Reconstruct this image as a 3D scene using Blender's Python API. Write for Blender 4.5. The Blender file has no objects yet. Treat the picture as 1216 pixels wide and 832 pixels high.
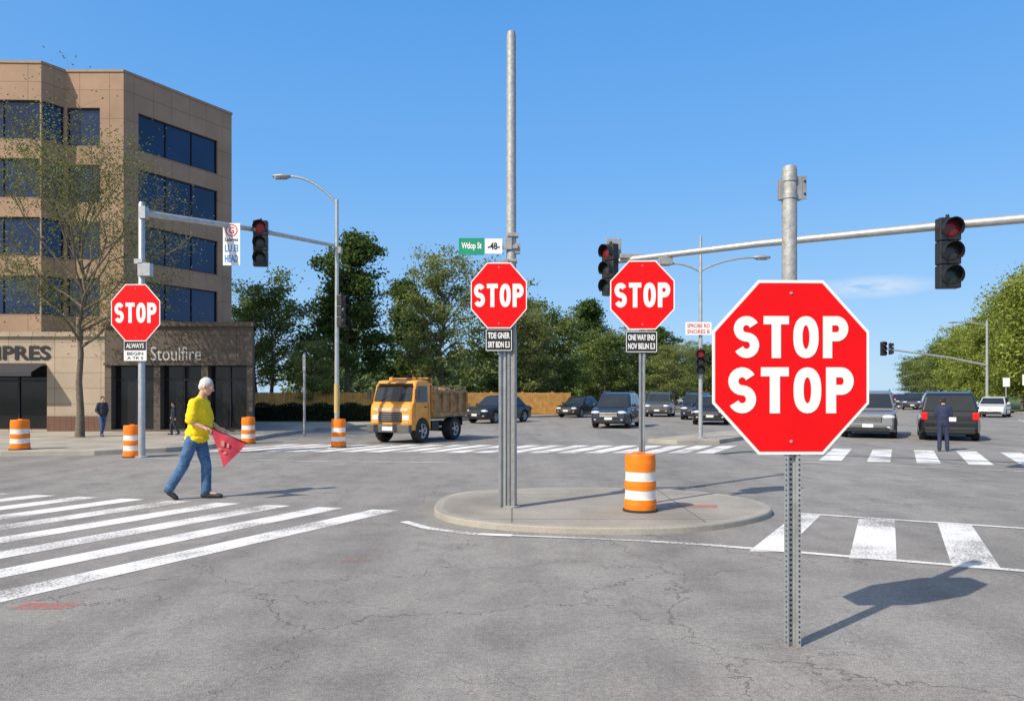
import bpy, math, random, bmesh
import numpy as np
from mathutils import Vector, Matrix
from mathutils import noise as mnoise
R=math.radians
scene=bpy.context.scene
COL=scene.collection
random.seed(5)
scene.view_settings.view_transform='Standard'
scene.view_settings.look='None'
scene.view_settings.exposure=0

# ------------------------------------------------------------ materials
def newmat(name):
    m=bpy.data.materials.new(name); m.use_nodes=True
    nt=m.node_tree
    b=nt.nodes['Principled BSDF']
    return m,nt,b
def rgba(c): return (c[0],c[1],c[2],1)
def N(nt,t,**k):
    n=nt.nodes.new(t)
    for a,v in k.items(): setattr(n,a,v)
    return n
def mixc(nt,fac,a,b,mode='MIX'):
    n=nt.nodes.new('ShaderNodeMix'); n.data_type='RGBA'; n.blend_type=mode
    for idx,val in ((0,fac),(6,a),(7,b)):
        if isinstance(val,(int,float)): n.inputs[idx].default_value=val
        elif isinstance(val,tuple): n.inputs[idx].default_value=rgba(val)
        else: nt.links.new(val,n.inputs[idx])
    return n.outputs[2]
def noise(nt,scale,detail=3,rough=.55,vec=None,dist=0):
    n=nt.nodes.new('ShaderNodeTexNoise'); n.inputs['Scale'].default_value=scale
    n.inputs['Detail'].default_value=detail; n.inputs['Roughness'].default_value=rough
    n.inputs['Distortion'].default_value=dist
    if vec is not None: nt.links.new(vec,n.inputs['Vector'])
    return n
def ramp(nt,inp,p0,p1,c0=(0,0,0),c1=(1,1,1),extra=()):
    r=nt.nodes.new('ShaderNodeValToRGB')
    r.color_ramp.elements[0].position=p0; r.color_ramp.elements[0].color=rgba(c0)
    r.color_ramp.elements[1].position=p1; r.color_ramp.elements[1].color=rgba(c1)
    for p,c in extra:
        e=r.color_ramp.elements.new(p); e.color=rgba(c)
    nt.links.new(inp,r.inputs[0]); return r.outputs[0]
def mth(nt,op,a,b=None):
    n=nt.nodes.new('ShaderNodeMath'); n.operation=op
    for i,v in enumerate((a,b)):
        if v is None: continue
        if isinstance(v,(int,float)): n.inputs[i].default_value=v
        else: nt.links.new(v,n.inputs[i])
    return n.outputs[0]
def objvec(nt):
    return nt.nodes.new('ShaderNodeTexCoord').outputs['Object']
def bump(nt,b,h,strength,dist=.01):
    n=nt.nodes.new('ShaderNodeBump'); n.inputs['Strength'].default_value=strength
    n.inputs['Distance'].default_value=dist
    nt.links.new(h,n.inputs['Height']); nt.links.new(n.outputs[0],b.inputs['Normal'])
MC={}
def mat(name,c,rough=.5,metal=0,var=.12,scale=6,bmp=0,bscale=60,coat=0,spec=None):
    if name in MC: return MC[name]
    m,nt,b=newmat(name); v=objvec(nt)
    n=noise(nt,scale,3,vec=v)
    lo=tuple(x*(1-var) for x in c); hi=tuple(min(1,x*(1+var)) for x in c)
    nt.links.new(ramp(nt,n.outputs[0],.3,.7,lo,hi),b.inputs['Base Color'])
    b.inputs['Roughness'].default_value=rough; b.inputs['Metallic'].default_value=metal
    if coat: b.inputs['Coat Weight'].default_value=coat; b.inputs['Coat Roughness'].default_value=.04
    if spec is not None: b.inputs['Specular IOR Level'].default_value=spec
    if bmp:
        n2=noise(nt,bscale,3,vec=v); bump(nt,b,n2.outputs[0],bmp)
    MC[name]=m; return m

def asphalt():
    m,nt,b=newmat('asphalt_material'); v=objvec(nt)
    big=noise(nt,.22,4,.6,vec=v); med=noise(nt,1.7,4,.65,vec=v); fine=noise(nt,110,2,.8,vec=v); fine2=noise(nt,24,2,.7,vec=v)
    c=ramp(nt,big.outputs[0],.3,.72,(.235,.220,.200),(.325,.305,.280))
    c=mixc(nt,.65,c,ramp(nt,med.outputs[0],.32,.68,(.70,.70,.71),(1.2,1.2,1.19)),'MULTIPLY')
    c=mixc(nt,.9,c,ramp(nt,fine.outputs[0],.36,.64,(.55,.55,.56),(1.45,1.44,1.43)),'MULTIPLY')
    c=mixc(nt,.6,c,ramp(nt,fine2.outputs[0],.35,.65,(.76,.76,.76),(1.22,1.22,1.22)),'MULTIPLY')
    mp=N(nt,'ShaderNodeMapping'); nt.links.new(v,mp.inputs[0]); mp.inputs['Rotation'].default_value=(0,0,R(27)); mp.inputs['Scale'].default_value=(.9,.07,1)
    st=noise(nt,1.1,3,.6,vec=mp.outputs[0])
    c=mixc(nt,.6,c,ramp(nt,st.outputs[0],.35,.65,(.72,.72,.73),(1.16,1.16,1.16)),'MULTIPLY')
    c=mixc(nt,ramp(nt,mth(nt,'MULTIPLY',med.outputs[0],st.outputs[0]),.31,.40,(0,0,0),(.5,.5,.5)),c,(.13,.125,.12))
    dn=noise(nt,1.8,4,.7,vec=v)
    add=N(nt,'ShaderNodeVectorMath',operation='MULTIPLY_ADD')
    nt.links.new(dn.outputs['Color'],add.inputs[0]); add.inputs[1].default_value=(.9,.9,.0)
    nt.links.new(v,add.inputs[2])
    def crack(scale,wid,mask,seed):
        add2=N(nt,'ShaderNodeVectorMath',operation='ADD'); nt.links.new(add.outputs[0],add2.inputs[0]); add2.inputs[1].default_value=(seed,seed*1.7,0)
        vo=N(nt,'ShaderNodeTexVoronoi',feature='DISTANCE_TO_EDGE'); vo.inputs['Scale'].default_value=scale
        nt.links.new(add2.outputs[0],vo.inputs['Vector'])
        return mth(nt,'MULTIPLY',ramp(nt,vo.outputs['Distance'],0,wid,(1,1,1),(0,0,0)),mask)
    k1=crack(.42,.0040,ramp(nt,big.outputs[0],.30,.42),3.1); k2=crack(1.3,.009,ramp(nt,big.outputs[0],.46,.56),9.4)
    k=mth(nt,'MAXIMUM',k1,mth(nt,'MULTIPLY',k2,.65))
    c=mixc(nt,mth(nt,'MULTIPLY',k,.66),c,(.08,.074,.066))
    nt.links.new(c,b.inputs['Base Color']); b.inputs['Roughness'].default_value=.92; b.inputs['Specular IOR Level'].default_value=.25
    h=mth(nt,'SUBTRACT',fine.outputs[0],mth(nt,'MULTIPLY',k,1.5))
    bump(nt,b,h,.45,.01)
    return m
def concrete(name,c,joint=1.5):
    m,nt,b=newmat(name); v=objvec(nt)
    n1=noise(nt,.8,4,.6,vec=v); n2=noise(nt,60,2,.7,vec=v)
    col=ramp(nt,n1.outputs[0],.3,.7,tuple(x*.72 for x in c),tuple(x*1.14 for x in c))
    col=mixc(nt,.6,col,ramp(nt,n2.outputs[0],.35,.65,(.78,.78,.78),(1.22,1.22,1.22)),'MULTIPLY')
    if joint:
        br=N(nt,'ShaderNodeTexBrick'); br.offset=0
        br.inputs['Scale'].default_value=1; br.inputs['Mortar Size'].default_value=.012
        br.inputs['Brick Width'].default_value=joint; br.inputs['Row Height'].default_value=joint
        br.inputs['Color1'].default_value=(1,1,1,1); br.inputs['Color2'].default_value=(.93,.93,.93,1); br.inputs['Mortar'].default_value=(.5,.5,.5,1)
        nt.links.new(v,br.inputs['Vector']); col=mixc(nt,1,col,br.outputs['Color'],'MULTIPLY')
    nt.links.new(col,b.inputs['Base Color']); b.inputs['Roughness'].default_value=.9; b.inputs['Specular IOR Level'].default_value=.25
    bump(nt,b,n2.outputs[0],.25,.01); return m
def wallmat(name,c,bw=1.25,rh=1.2,mort=.012):
    m,nt,b=newmat(name); v=objvec(nt)
    s=N(nt,'ShaderNodeSeparateXYZ'); nt.links.new(v,s.inputs[0])
    cb=N(nt,'ShaderNodeCombineXYZ'); nt.links.new(mth(nt,'ADD',s.outputs[0],s.outputs[1]),cb.inputs[0]); nt.links.new(s.outputs[2],cb.inputs[1])
    br=N(nt,'ShaderNodeTexBrick'); br.offset=0; nt.links.new(cb.outputs[0],br.inputs['Vector'])
    br.inputs['Scale'].default_value=1; br.inputs['Mortar Size'].default_value=mort
    br.inputs['Brick Width'].default_value=bw; br.inputs['Row Height'].default_value=rh
    br.inputs['Color1'].default_value=rgba(c); br.inputs['Color2'].default_value=rgba(tuple(x*.92 for x in c)); br.inputs['Mortar'].default_value=rgba(tuple(x*.5 for x in c))
    n1=noise(nt,.7,4,.6,vec=v); n2=noise(nt,25,3,.6,vec=v)
    col=mixc(nt,.7,br.outputs['Color'],ramp(nt,n1.outputs[0],.3,.7,(.8,.8,.8),(1.15,1.13,1.1)),'MULTIPLY')
    col=mixc(nt,.5,col,ramp(nt,n2.outputs[0],.3,.7,(.88,.88,.88),(1.1,1.1,1.1)),'MULTIPLY')
    nt.links.new(col,b.inputs['Base Color']); b.inputs['Roughness'].default_value=.85; b.inputs['Specular IOR Level'].default_value=.3
    bump(nt,b,br.outputs['Fac'],-.4,.02); return m
def glassmat(name,c,metal=.0,rough=.06,spec=.5):
    m,nt,b=newmat(name); v=objvec(nt)
    n=noise(nt,.5,3,vec=v)
    nt.links.new(ramp(nt,n.outputs[0],.3,.7,tuple(x*.6 for x in c),tuple(x*1.3 for x in c)),b.inputs['Base Color'])
    b.inputs['Metallic'].default_value=metal; b.inputs['Roughness'].default_value=rough
    b.inputs['Specular IOR Level'].default_value=spec
    n2=noise(nt,1.2,2,vec=v); bump(nt,b,n2.outputs[0],.08,.02)
    return m
def roadpaint(name,c,wear=(.39,.49)):
    m,nt,b=newmat(name); v=objvec(nt)
    n1=noise(nt,.9,3,.6,vec=v); n2=noise(nt,38,3,.75,vec=v)
    nt.links.new(ramp(nt,n1.outputs[0],.3,.7,tuple(x*.78 for x in c),c),b.inputs['Base Color'])
    b.inputs['Roughness'].default_value=.8
    s=mth(nt,'ADD',mth(nt,'MULTIPLY',n1.outputs[0],.45),mth(nt,'MULTIPLY',n2.outputs[0],.55))
    f=ramp(nt,s,wear[0],wear[1],(.12,.12,.12))
    tr=N(nt,'ShaderNodeBsdfTransparent'); mx=N(nt,'ShaderNodeMixShader')
    nt.links.new(f,mx.inputs[0]); nt.links.new(tr.outputs[0],mx.inputs[1]); nt.links.new(b.outputs[0],mx.inputs[2])
    nt.links.new(mx.outputs[0],nt.nodes['Material Output'].inputs[0]); return m
def leafmat(name,a,c):
    m,nt,b=newmat(name)
    g=N(nt,'ShaderNodeNewGeometry'); v=objvec(nt); n=noise(nt,.55,2,vec=v)
    k=mth(nt,'ADD',mth(nt,'MULTIPLY',g.outputs['Random Per Island'],.5),mth(nt,'MULTIPLY',n.outputs[0],.6))
    col=ramp(nt,k,.25,.85,a,c)
    nt.links.new(col,b.inputs['Base Color']); b.inputs['Roughness'].default_value=.6; b.inputs['Specular IOR Level'].default_value=.2
    t=N(nt,'ShaderNodeBsdfTranslucent'); nt.links.new(col,t.inputs[0]); mx=N(nt,'ShaderNodeMixShader'); mx.inputs[0].default_value=.4
    nt.links.new(b.outputs[0],mx.inputs[1]); nt.links.new(t.outputs[0],mx.inputs[2]); nt.links.new(mx.outputs[0],nt.nodes['Material Output'].inputs[0])
    return m

ASPH=asphalt()
CONC=concrete('concrete_pavement',(.42,.375,.315))
CONI=concrete('concrete_island',(.35,.315,.27),2.3)
KERB=concrete('kerb_concrete',(.38,.345,.295),0)
GRASS=mat('grass_ground',(.08,.12,.035),.95,0,.35,.4,.5,8)
PAINT=roadpaint('road_paint_white',(.84,.81,.77))
PAINTOLD=roadpaint('road_paint_worn',(.66,.63,.6),(.42,.52))
PAINTRED=roadpaint('utility_paint_red',(.62,.2,.15),(.46,.6))
GALV=mat('galvanised_steel',(.44,.45,.45),.42,.5,.14,9,.15,90)
GALVP=mat('galvanised_steel_weathered',(.33,.33,.325),.6,.25,.22,26,.35,45)
GALVD=mat('galvanised_steel_dull',(.34,.34,.34),.55,.4,.18,14,.2,60)
HOLE=mat('dark_hole',(.03,.03,.03),.8)
RED=mat('sign_red',(.80,.004,.006),.5,0,.04,3,spec=.2)
WHITE=mat('sign_white',(.85,.83,.80),.45,0,.04,5,spec=.3)
BLACK=mat('black_paint',(.018,.018,.02),.45,0,.2,5)
GREEN=mat('sign_green',(.01,.28,.16),.4)
BLUEP=mat('print_blue',(.03,.25,.6),.5)
REDP=mat('print_red',(.6,.04,.04),.5)
ORANGE=mat('drum_orange',(.90,.21,.01),.5,0,.12,7,spec=.3)
DWHITE=mat('drum_white',(.78,.75,.70),.45,0,.1,9)
RUBBER=mat('rubber',(.025,.025,.025),.8,0,.2,20)
YELL=mat('yellow_paint',(.7,.42,.03),.5)
BARK=mat('bark',(.15,.12,.09),.95,0,.3,9,.8,30)
WOODF=mat('fence_wood',(.74,.36,.09),.8,0,.25,3,.3,20)
RIM=mat('wheel_rim',(.4,.4,.42),.3,.8)
HLIGHT=mat('headlight_glass',(.75,.75,.77),.08,.2)
TLIGHT=mat('tail_light_red',(.7,.01,.01),.2)
PLATE=mat('licence_plate_white',(.7,.7,.7),.4)
CGLASS=glassmat('car_glass',(.02,.025,.03),0,.05,.7)
WGLASS=glassmat('window_glass_blue',(.010,.028,.085),.12,.08,.6)
SGLASS=glassmat('shop_glass',(.018,.018,.02),.0,.08,.4)
SKIN=mat('skin',(.60,.33,.22),.55,0,.08,14)

# ------------------------------------------------------------ mesh builder
class M:
    def __init__(s): s.v=[];s.f=[];s.mi=[];s.sm=[]
    def add(s,vs,fs,mi=0,sm=False):
        o=len(s.v); s.v+= [tuple(x) for x in vs]
        for i,f in enumerate(fs):
            s.f.append(tuple(o+k for k in f)); s.mi.append(mi[i] if isinstance(mi,list) else mi); s.sm.append(sm)
    def box(s,c,d,mi=0,rot=None):
        vs=[Vector((x*d[0]/2,y*d[1]/2,z*d[2]/2)) for x in(-1,1) for y in(-1,1) for z in(-1,1)]
        if rot is not None: vs=[rot@q for q in vs]
        vs=[q+Vector(c) for q in vs]
        s.add(vs,[(0,1,3,2),(4,6,7,5),(0,4,5,1),(2,3,7,6),(0,2,6,4),(1,5,7,3)],mi)
    def frame(s,d):
        d=Vector(d).normalized(); u=Vector((0,0,1)) if abs(d.z)<.9 else Vector((0,1,0))
        a=d.cross(u).normalized(); b=a.cross(d).normalized(); return a,b
    def tube(s,pts,rad,n=10,mi=0,cap=True):
        pts=[Vector(p) for p in pts]
        if isinstance(rad,(int,float)): rad=[rad]*len(pts)
        vs=[];A=None
        for i,p in enumerate(pts):
            t=(pts[min(i+1,len(pts)-1)]-pts[max(i-1,0)])
            if A is None: A,B=s.frame(t)
            else:
                t.normalize(); A=(A-t*A.dot(t)).normalized(); B=A.cross(t).normalized()
            for k in range(n):
                an=2*math.pi*k/n; vs.append(p+(A*math.cos(an)+B*math.sin(an))*rad[i])
        fs=[]
        for i in range(len(pts)-1):
            for k in range(n):
                k2=(k+1)%n; fs.append((i*n+k,i*n+k2,(i+1)*n+k2,(i+1)*n+k))
        s.add(vs,fs,mi,True)
        if cap:
            s.add(vs[:n],[tuple(range(n))],mi); s.add(vs[-n:],[tuple(range(n-1,-1,-1))],mi)
    def cyl(s,p0,p1,r0,r1=None,n=14,mi=0,cap=True): s.tube([p0,p1],[r0,r0 if r1 is None else r1],n,mi,cap)
    def ell(s,c,r,nu=14,nv=9,mi=0,rot=None):
        if isinstance(r,(int,float)): r=(r,r,r)
        vs=[]
        for j in range(nv+1):
            ph=math.pi*j/nv
            for i in range(nu):
                th=2*math.pi*i/nu
                q=Vector((r[0]*math.sin(ph)*math.cos(th),r[1]*math.sin(ph)*math.sin(th),r[2]*math.cos(ph)))
                if rot is not None: q=rot@q
                vs.append(q+Vector(c))
        fs=[]
        for j in range(nv):
            for i in range(nu):
                i2=(i+1)%nu
                if j==0: fs.append((i,nu+i,nu+i2))
                elif j==nv-1: fs.append((j*nu+i,(j+1)*nu+i,j*nu+i2))
                else: fs.append((j*nu+i,(j+1)*nu+i,(j+1)*nu+i2,j*nu+i2))
        s.add(vs,fs,mi,True)
    def cap(s,p0,p1,r0,r1,mi=0):
        s.ell(p0,r0,12,8,mi); s.ell(p1,r1,12,8,mi); s.cyl(p0,p1,r0,r1,12,mi)
    def lathe(s,prof,n=24,mis=None,c=(0,0,0),axis='z'):
        vs=[]
        for r,z in prof:
            for k in range(n):
                a=2*math.pi*k/n
                p=(r*math.cos(a),r*math.sin(a),z) if axis=='z' else (r*math.cos(a),z,r*math.sin(a))
                vs.append((p[0]+c[0],p[1]+c[1],p[2]+c[2]))
        for i in range(len(prof)-1):
            fs=[(i*n+k,i*n+(k+1)%n,(i+1)*n+(k+1)%n,(i+1)*n+k) for k in range(n)]
            s.add(vs[i*n:(i+2)*n],[tuple(q-i*n for q in f) for f in fs],mis[i] if mis else 0,True)
    def prism(s,poly,y0,y1,mi=0,plane='xz',sm=False):
        n=len(poly)
        def P(a,b,t): return (a,t,b) if plane=='xz' else (a,b,t)
        vs=[P(a,b,y0) for a,b in poly]+[P(a,b,y1) for a,b in poly]
        s.add(vs,[tuple(range(n)),tuple(range(2*n-1,n-1,-1))]+[(i,(i+1)%n,n+(i+1)%n,n+i) for i in range(n)],mi,sm)
    def mesh(s,name,mats):
        me=bpy.data.meshes.new(name); me.from_pydata(s.v,[],s.f)
        for m in mats: me.materials.append(m)
        me.polygons.foreach_set('material_index',s.mi); me.polygons.foreach_set('use_smooth',s.sm)
        me.update(); return me
def part(m,name,parent,mats,bevel=0,loc=(0,0,0),rotz=0,label=None,fixn=True,seg=2):
    if not isinstance(mats,(list,tuple)): mats=[mats]
    me=m.mesh(name,mats) if isinstance(m,M) else m
    if isinstance(m,M) and fixn:
        bm=bmesh.new(); bm.from_mesh(me)
        bmesh.ops.recalc_face_normals(bm,faces=bm.faces); bm.to_mesh(me); bm.free()
    o=bpy.data.objects.new(name,me); COL.objects.link(o)
    o.location=loc; o.rotation_euler=(0,0,rotz)
    if parent is not None: o.parent=parent
    if bevel:
        b=o.modifiers.new('bevel','BEVEL'); b.width=bevel; b.segments=seg; b.limit_method='ANGLE'; b.angle_limit=R(35)
    if label: o['label']=label
    return o
def thing(name,label,cat,loc=(0,0,0),rotz=0,group=None,scale=None):
    e=bpy.data.objects.new(name,None); COL.objects.link(e); e.empty_display_size=.3
    e.location=loc; e.rotation_euler=(0,0,rotz); e['label']=label; e['category']=cat
    if group: e['group']=group
    if scale: e.scale=scale if isinstance(scale,tuple) else (scale,)*3
    return e
def struct(o): o['kind']='structure'; return o
def copy_thing(root,loc,rotz=0,scale=None,label=None,group=None):
    def rec(o,par):
        c=o.copy(); COL.objects.link(c)
        if par is not None: c.parent=par
        for ch in o.children: rec(ch,c)
        return c
    c=rec(root,None); c.location=loc; c.rotation_euler=(0,0,rotz)
    if scale: c.scale=scale if isinstance(scale,tuple) else (scale,)*3
    if label: c['label']=label
    if group: c['group']=group
    return c
def text_mesh(s,w,h,mat_,name='lettering',bold=.02):
    cu=bpy.data.curves.new('t','FONT'); cu.body=s; cu.offset=bold; cu.extrude=.0; cu.align_x='CENTER'; cu.resolution_u=3
    o=bpy.data.objects.new('t',cu); COL.objects.link(o); bpy.context.view_layer.update()
    dg=bpy.context.evaluated_depsgraph_get(); me=bpy.data.meshes.new_from_object(o.evaluated_get(dg)); bpy.data.objects.remove(o)
    n=len(me.vertices); a=np.zeros(n*3); me.vertices.foreach_get('co',a); a=a.reshape(-1,3)
    mn=a.min(0);mx=a.max(0); c=(mn+mx)/2; sc=(w/(mx[0]-mn[0]),h/(mx[1]-mn[1]))
    b=np.zeros_like(a); b[:,0]=(a[:,0]-c[0])*sc[0]; b[:,2]=(a[:,1]-c[1])*sc[1]; b[:,1]=0
    me.vertices.foreach_set('co',b.ravel()); me.materials.clear(); me.materials.append(mat_); me.name=name; me.update(); return me
def text_part(s,w,h,mat_,parent,loc,rotz=0,name='lettering',bold=.02):
    return part(text_mesh(s,w,h,mat_,name,bold),name,parent,[],loc=loc,rotz=rotz)

# ------------------------------------------------------------ ground, roads
def sheet(name,poly,z,mat_,kind=True):
    m=M(); m.add([(x,y,z) for x,y in poly],[tuple(range(len(poly)))])
    o=part(m,name,None,mat_,fixn=False)
    if o.data.polygons[0].normal.z<0: o.data.flip_normals()
    if kind: struct(o)
    return o
sheet('ground',[(-2500,-300),(2500,-300),(2500,4000),(-2500,4000)],-.03,GRASS)
sheet('road',[(-60,-25),(70,-25),(110,60),(2100,3960),(1000,2150),(-30,60),(-60,50)],0,ASPH)
def slab(name,poly,h=.13,mats=(CONC,KERB),kw=.16):
    n=len(poly); P=[Vector((x,y,0)) for x,y in poly]
    ar=sum(P[i].x*P[(i+1)%n].y-P[(i+1)%n].x*P[i].y for i in range(n))
    sg=1 if ar>0 else -1
    def inset(d):
        out=[]
        for i in range(n):
            a=(P[i]-P[i-1]).normalized(); b=(P[(i+1)%n]-P[i]).normalized()
            na=Vector((-a.y,a.x,0))*sg; nb=Vector((-b.y,b.x,0))*sg
            k=(na+nb); k=k/max(.5,(1+na.dot(nb))) ; out.append(P[i]+k*d)
        return out
    m=M(); rings=[(0,-.02),(.008,h-.015),(.02,h),(kw,h)]
    vs=[]
    for d,z in rings: vs+=[(q.x,q.y,z) for q in inset(d)]
    fs=[]
    for r in range(3): fs+=[(r*n+i,r*n+(i+1)%n,(r+1)*n+(i+1)%n,(r+1)*n+i) for i in range(n)]
    m.add(vs,fs,1)
    m.add(vs[3*n:],[tuple(range(n))],0)
    o=part(m,name,None,list(mats)); struct(o); return o
slab('sidewalk',[(-60,19.4),(-13,19.3),(-10.8,19.6),(-9.4,20.6),(-8.7,22),(-8.75,24),(-8.7,28),(-8.3,32),(-7.4,35),(-6,38.2),(-4,42.5),(-1,47.5),(3,52),(6.2,56.5),(10.5,64),(41,124),(300,632),(260,650),(-5,95),(-60,80)])
slab('sidewalk',[(28,33),(35.2,50.5),(41,62),(72,122),(330,632),(420,632),(140,110),(90,20),(60,12),(40,16),(31,24)])
slab('traffic_island',[(4.4,24.6),(5.2,23.9),(6.6,24.1),(8.0,26.2),(9.4,29.4),(9.2,30.1),(8.4,29.9),(6.2,27)])
isl=[]
for k in range(64):
    a=2*math.pi*k/64; ca,sa=math.cos(a),math.sin(a); e=2/2.25
    w=1+.022*math.sin(3*a+.6)+.014*math.sin(5*a+2)
    isl.append((1.17+2.30*w*math.copysign(abs(ca)**e,ca),10.5+1.86*w*math.copysign(abs(sa)**e,sa)))
IZ=.075
slab('traffic_island',isl,IZ,(CONI,KERB),.13)
sheet('lawn',[(-16,39.2),(-6.6,39.2),(-4.5,43.5),(-1.5,49),(3,54),(6,58.5),(10,66),(20,86),(-20,86),(-16,60)],.14,GRASS)
sheet('lawn',[(40,62),(74,130),(150,280),(190,280),(120,120),(60,50)],.14,GRASS)

U=Vector((.456,.89)); V=Vector((.89,-.456))
def bars(name,items,mat_,z=.004):
    for poly in items: sheet(name,poly,z,mat_)
cw=[]
for n in range(12):
    ex,ey=-1.74-.80*n,10.43+.215*n
    L=7.0; px=.187
    cw.append([(ex-px,ey+.02),(ex+px,ey-.06),(ex+px-U.x*L,ey-U.y*L),(ex-px-U.x*L,ey-U.y*L+.02)])
bars('crosswalk_stripe',cw,PAINT)
cw=[[(3.74,10.0),(4.08,10.0),(2.74,7.66),(2.40,7.68)],[(4.42,9.66),(4.85,9.6),(3.69,7.27),(3.27,7.35)],[(5.25,9.35),(5.58,9.2),(4.44,6.87),(4.06,6.99)]]
for k in range(1,4): cw.append([(x+.8*k,y-.39*k) for x,y in cw[2]])
bars('crosswalk_stripe',cw,PAINT)
def line(name,pts,w,mat_,z=.008):
    P=[Vector(p) for p in pts]; L=[];Rr=[]
    for i,p in enumerate(P):
        t=(P[min(i+1,len(P)-1)]-P[max(i-1,0)]).normalized(); nn=Vector((-t.y,t.x))*w/2
        L.append(p+nn); Rr.append(p-nn)
    m=M(); n=len(P); m.add([(q.x,q.y,z) for q in L+Rr],[(i,n+i,n+i+1,i+1) for i in range(n-1)])
    o=part(m,name,None,mat_,fixn=False)
    return struct(o)
line('road_line',[(-1.35,9.45),(-1.0,8.98),(-.47,8.62),(.0,8.52)],.12,PAINT)
line('road_line',[(0,8.52),(.87,8.34),(1.5,8.18)],.07,PAINTOLD)
line('road_line',[(1.5,8.18),(2.04,8.0),(4.61,6.82),(8,5.1)],.10,PAINT)
line('road_line',[(3.66,10.17),(6.04,8.98),(9.5,7.25)],.09,PAINT)
line('road_line',[(6.6,17.75),(10.5,15.5),(15,12.9)],.12,PAINTOLD)
line('road_line',[(-9,18.6),(-5,17.9),(-1,17.4)],.12,PAINTOLD)
cw=[]
for i in range(19):
    t=i/23
    bx=-8.3+17.2*t; by=21.0-0.2*t-1.0*math.sin(t*2.2)*.5
    w=.24; L=3.3
    cw.append([(bx-w,by),(bx+w,by-.05),(bx+w+U.x*L,by+U.y*L-.05),(bx-w+U.x*L,by+U.y*L)])
for i in range(9):
    bx=7.6+.98*i; by=18.15-.36*i
    cw.append([(bx-.25,by),(bx+.25,by-.1),(bx+.25+U.x*4.4,by+U.y*4.4-.1),(bx-.25+U.x*4.4,by+U.y*4.4)])
bars('crosswalk_stripe',cw,PAINT)
for off in (0,3.4,-3.6,7.0):
    for k in range(14):
        s=12+k*9
        a=Vector((13.4,27.5))+V*off+U*s; b=a+U*3.2
        line('road_line',[a,b],.14,PAINT)
line('road_line',[Vector((9.4,31.2)),Vector((9.4,31.2))+U*220],.16,mat('line_yellow',(.6,.38,.05),.7))
sheet('utility_mark',[(-3.75,5.62),(-3.3,5.62),(-3.25,5.78),(-3.7,5.80)],.004,PAINTRED)
sheet('utility_mark',[(2.1,10.15),(2.75,10.1),(2.8,10.4),(2.15,10.42)],IZ+.004,PAINTRED)
sheet('utility_mark',[(-1.65,7.2),(-1.35,7.2),(-1.35,7.3),(-1.6,7.32)],.004,PAINTRED)

# ------------------------------------------------------------ STOP lettering
def ribbon(m,pts,w,mi=0,closed=False,y=0):
    P=[Vector(p) for p in pts]; n=len(P); A=[];B=[]
    for i in range(n):
        if closed: t0=P[i]-P[i-1]; t1=P[(i+1)%n]-P[i]
        else: t0=P[i]-P[i-1] if i else P[1]-P[0]; t1=P[i+1]-P[i] if i<n-1 else t0
        t=(t0.normalized()+t1.normalized()).normalized(); nn=Vector((-t.y,t.x))*w/2
        A.append(P[i]+nn);B.append(P[i]-nn)
    r=range(n) if closed else range(n-1)
    m.add([(q.x,y,q.y) for q in A+B],[(i,(i+1)%n,n+(i+1)%n,n+i) for i in r],mi)
def stop_text(m,cx,cz,W,H,y,bold=.2):
    tot=4*.6+3*.10; sx=W/tot; sz=H
    x0=-tot/2
    for k,ch in enumerate('STOP'):
        sub=M(); w=bold; h=w/2
        if ch=='S':
            p=[]
            for i in range(15):
                a=R(25+(270-25)*i/14); p.append((.3+(.3-h)*math.cos(a),.725+(.275-h)*math.sin(a)))
            for i in range(1,16):
                a=R(90-(90+155)*i/15); p.append((.3+(.3-h)*math.cos(a),(.725-2*(.275-h))+(.275-h)*math.sin(a)))
            zs=[q[1] for q in p]; lo,hi=min(zs),max(zs)
            p=[(q[0],h+(q[1]-lo)/(hi-lo)*(1-2*h)) for q in p]
            ribbon(sub,p,w)
        if ch=='T':
            sub.add([(0,0,1-w*.9),(.6,0,1-w*.9),(.6,0,1),(0,0,1)],[(0,1,2,3)])
            sub.add([(.3-h,0,0),(.3+h,0,0),(.3+h,0,1-w*.9),(.3-h,0,1-w*.9)],[(0,1,2,3)])
        if ch=='O':
            p=[]
            for i in range(32):
                a=2*math.pi*i/32; ca,sa=math.cos(a),math.sin(a)
                p.append((.3+(.3-h)*math.copysign(abs(ca)**.85,ca),.5+(.5-h)*math.copysign(abs(sa)**.85,sa)))
            ribbon(sub,p,w,closed=True)
        if ch=='P':
            sub.add([(0,0,0),(w,0,0),(w,0,1),(0,0,1)],[(0,1,2,3)])
            p=[(w,1-h),(.33,1-h)]
            for i in range(1,12):
                a=R(90-180*i/12); p.append((.33+(.27-h)*math.cos(a),.70+(.30-h)*math.sin(a)))
            p+=[(.33,.40+h),(w,.40+h)]
            ribbon(sub,p,w)
        vs=[((cx+(x0+k*.70+vx)*sx),y,cz+(vz-.5)*sz) for vx,_,vz in sub.v]
        m.add(vs,sub.f)
def octo(w,h,s=1.0):
    k=1/math.cos(R(22.5))
    return [(w/2*s*k*math.cos(R(22.5+45*i)),h/2*s*k*math.sin(R(22.5+45*i))) for i in range(8)]
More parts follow.
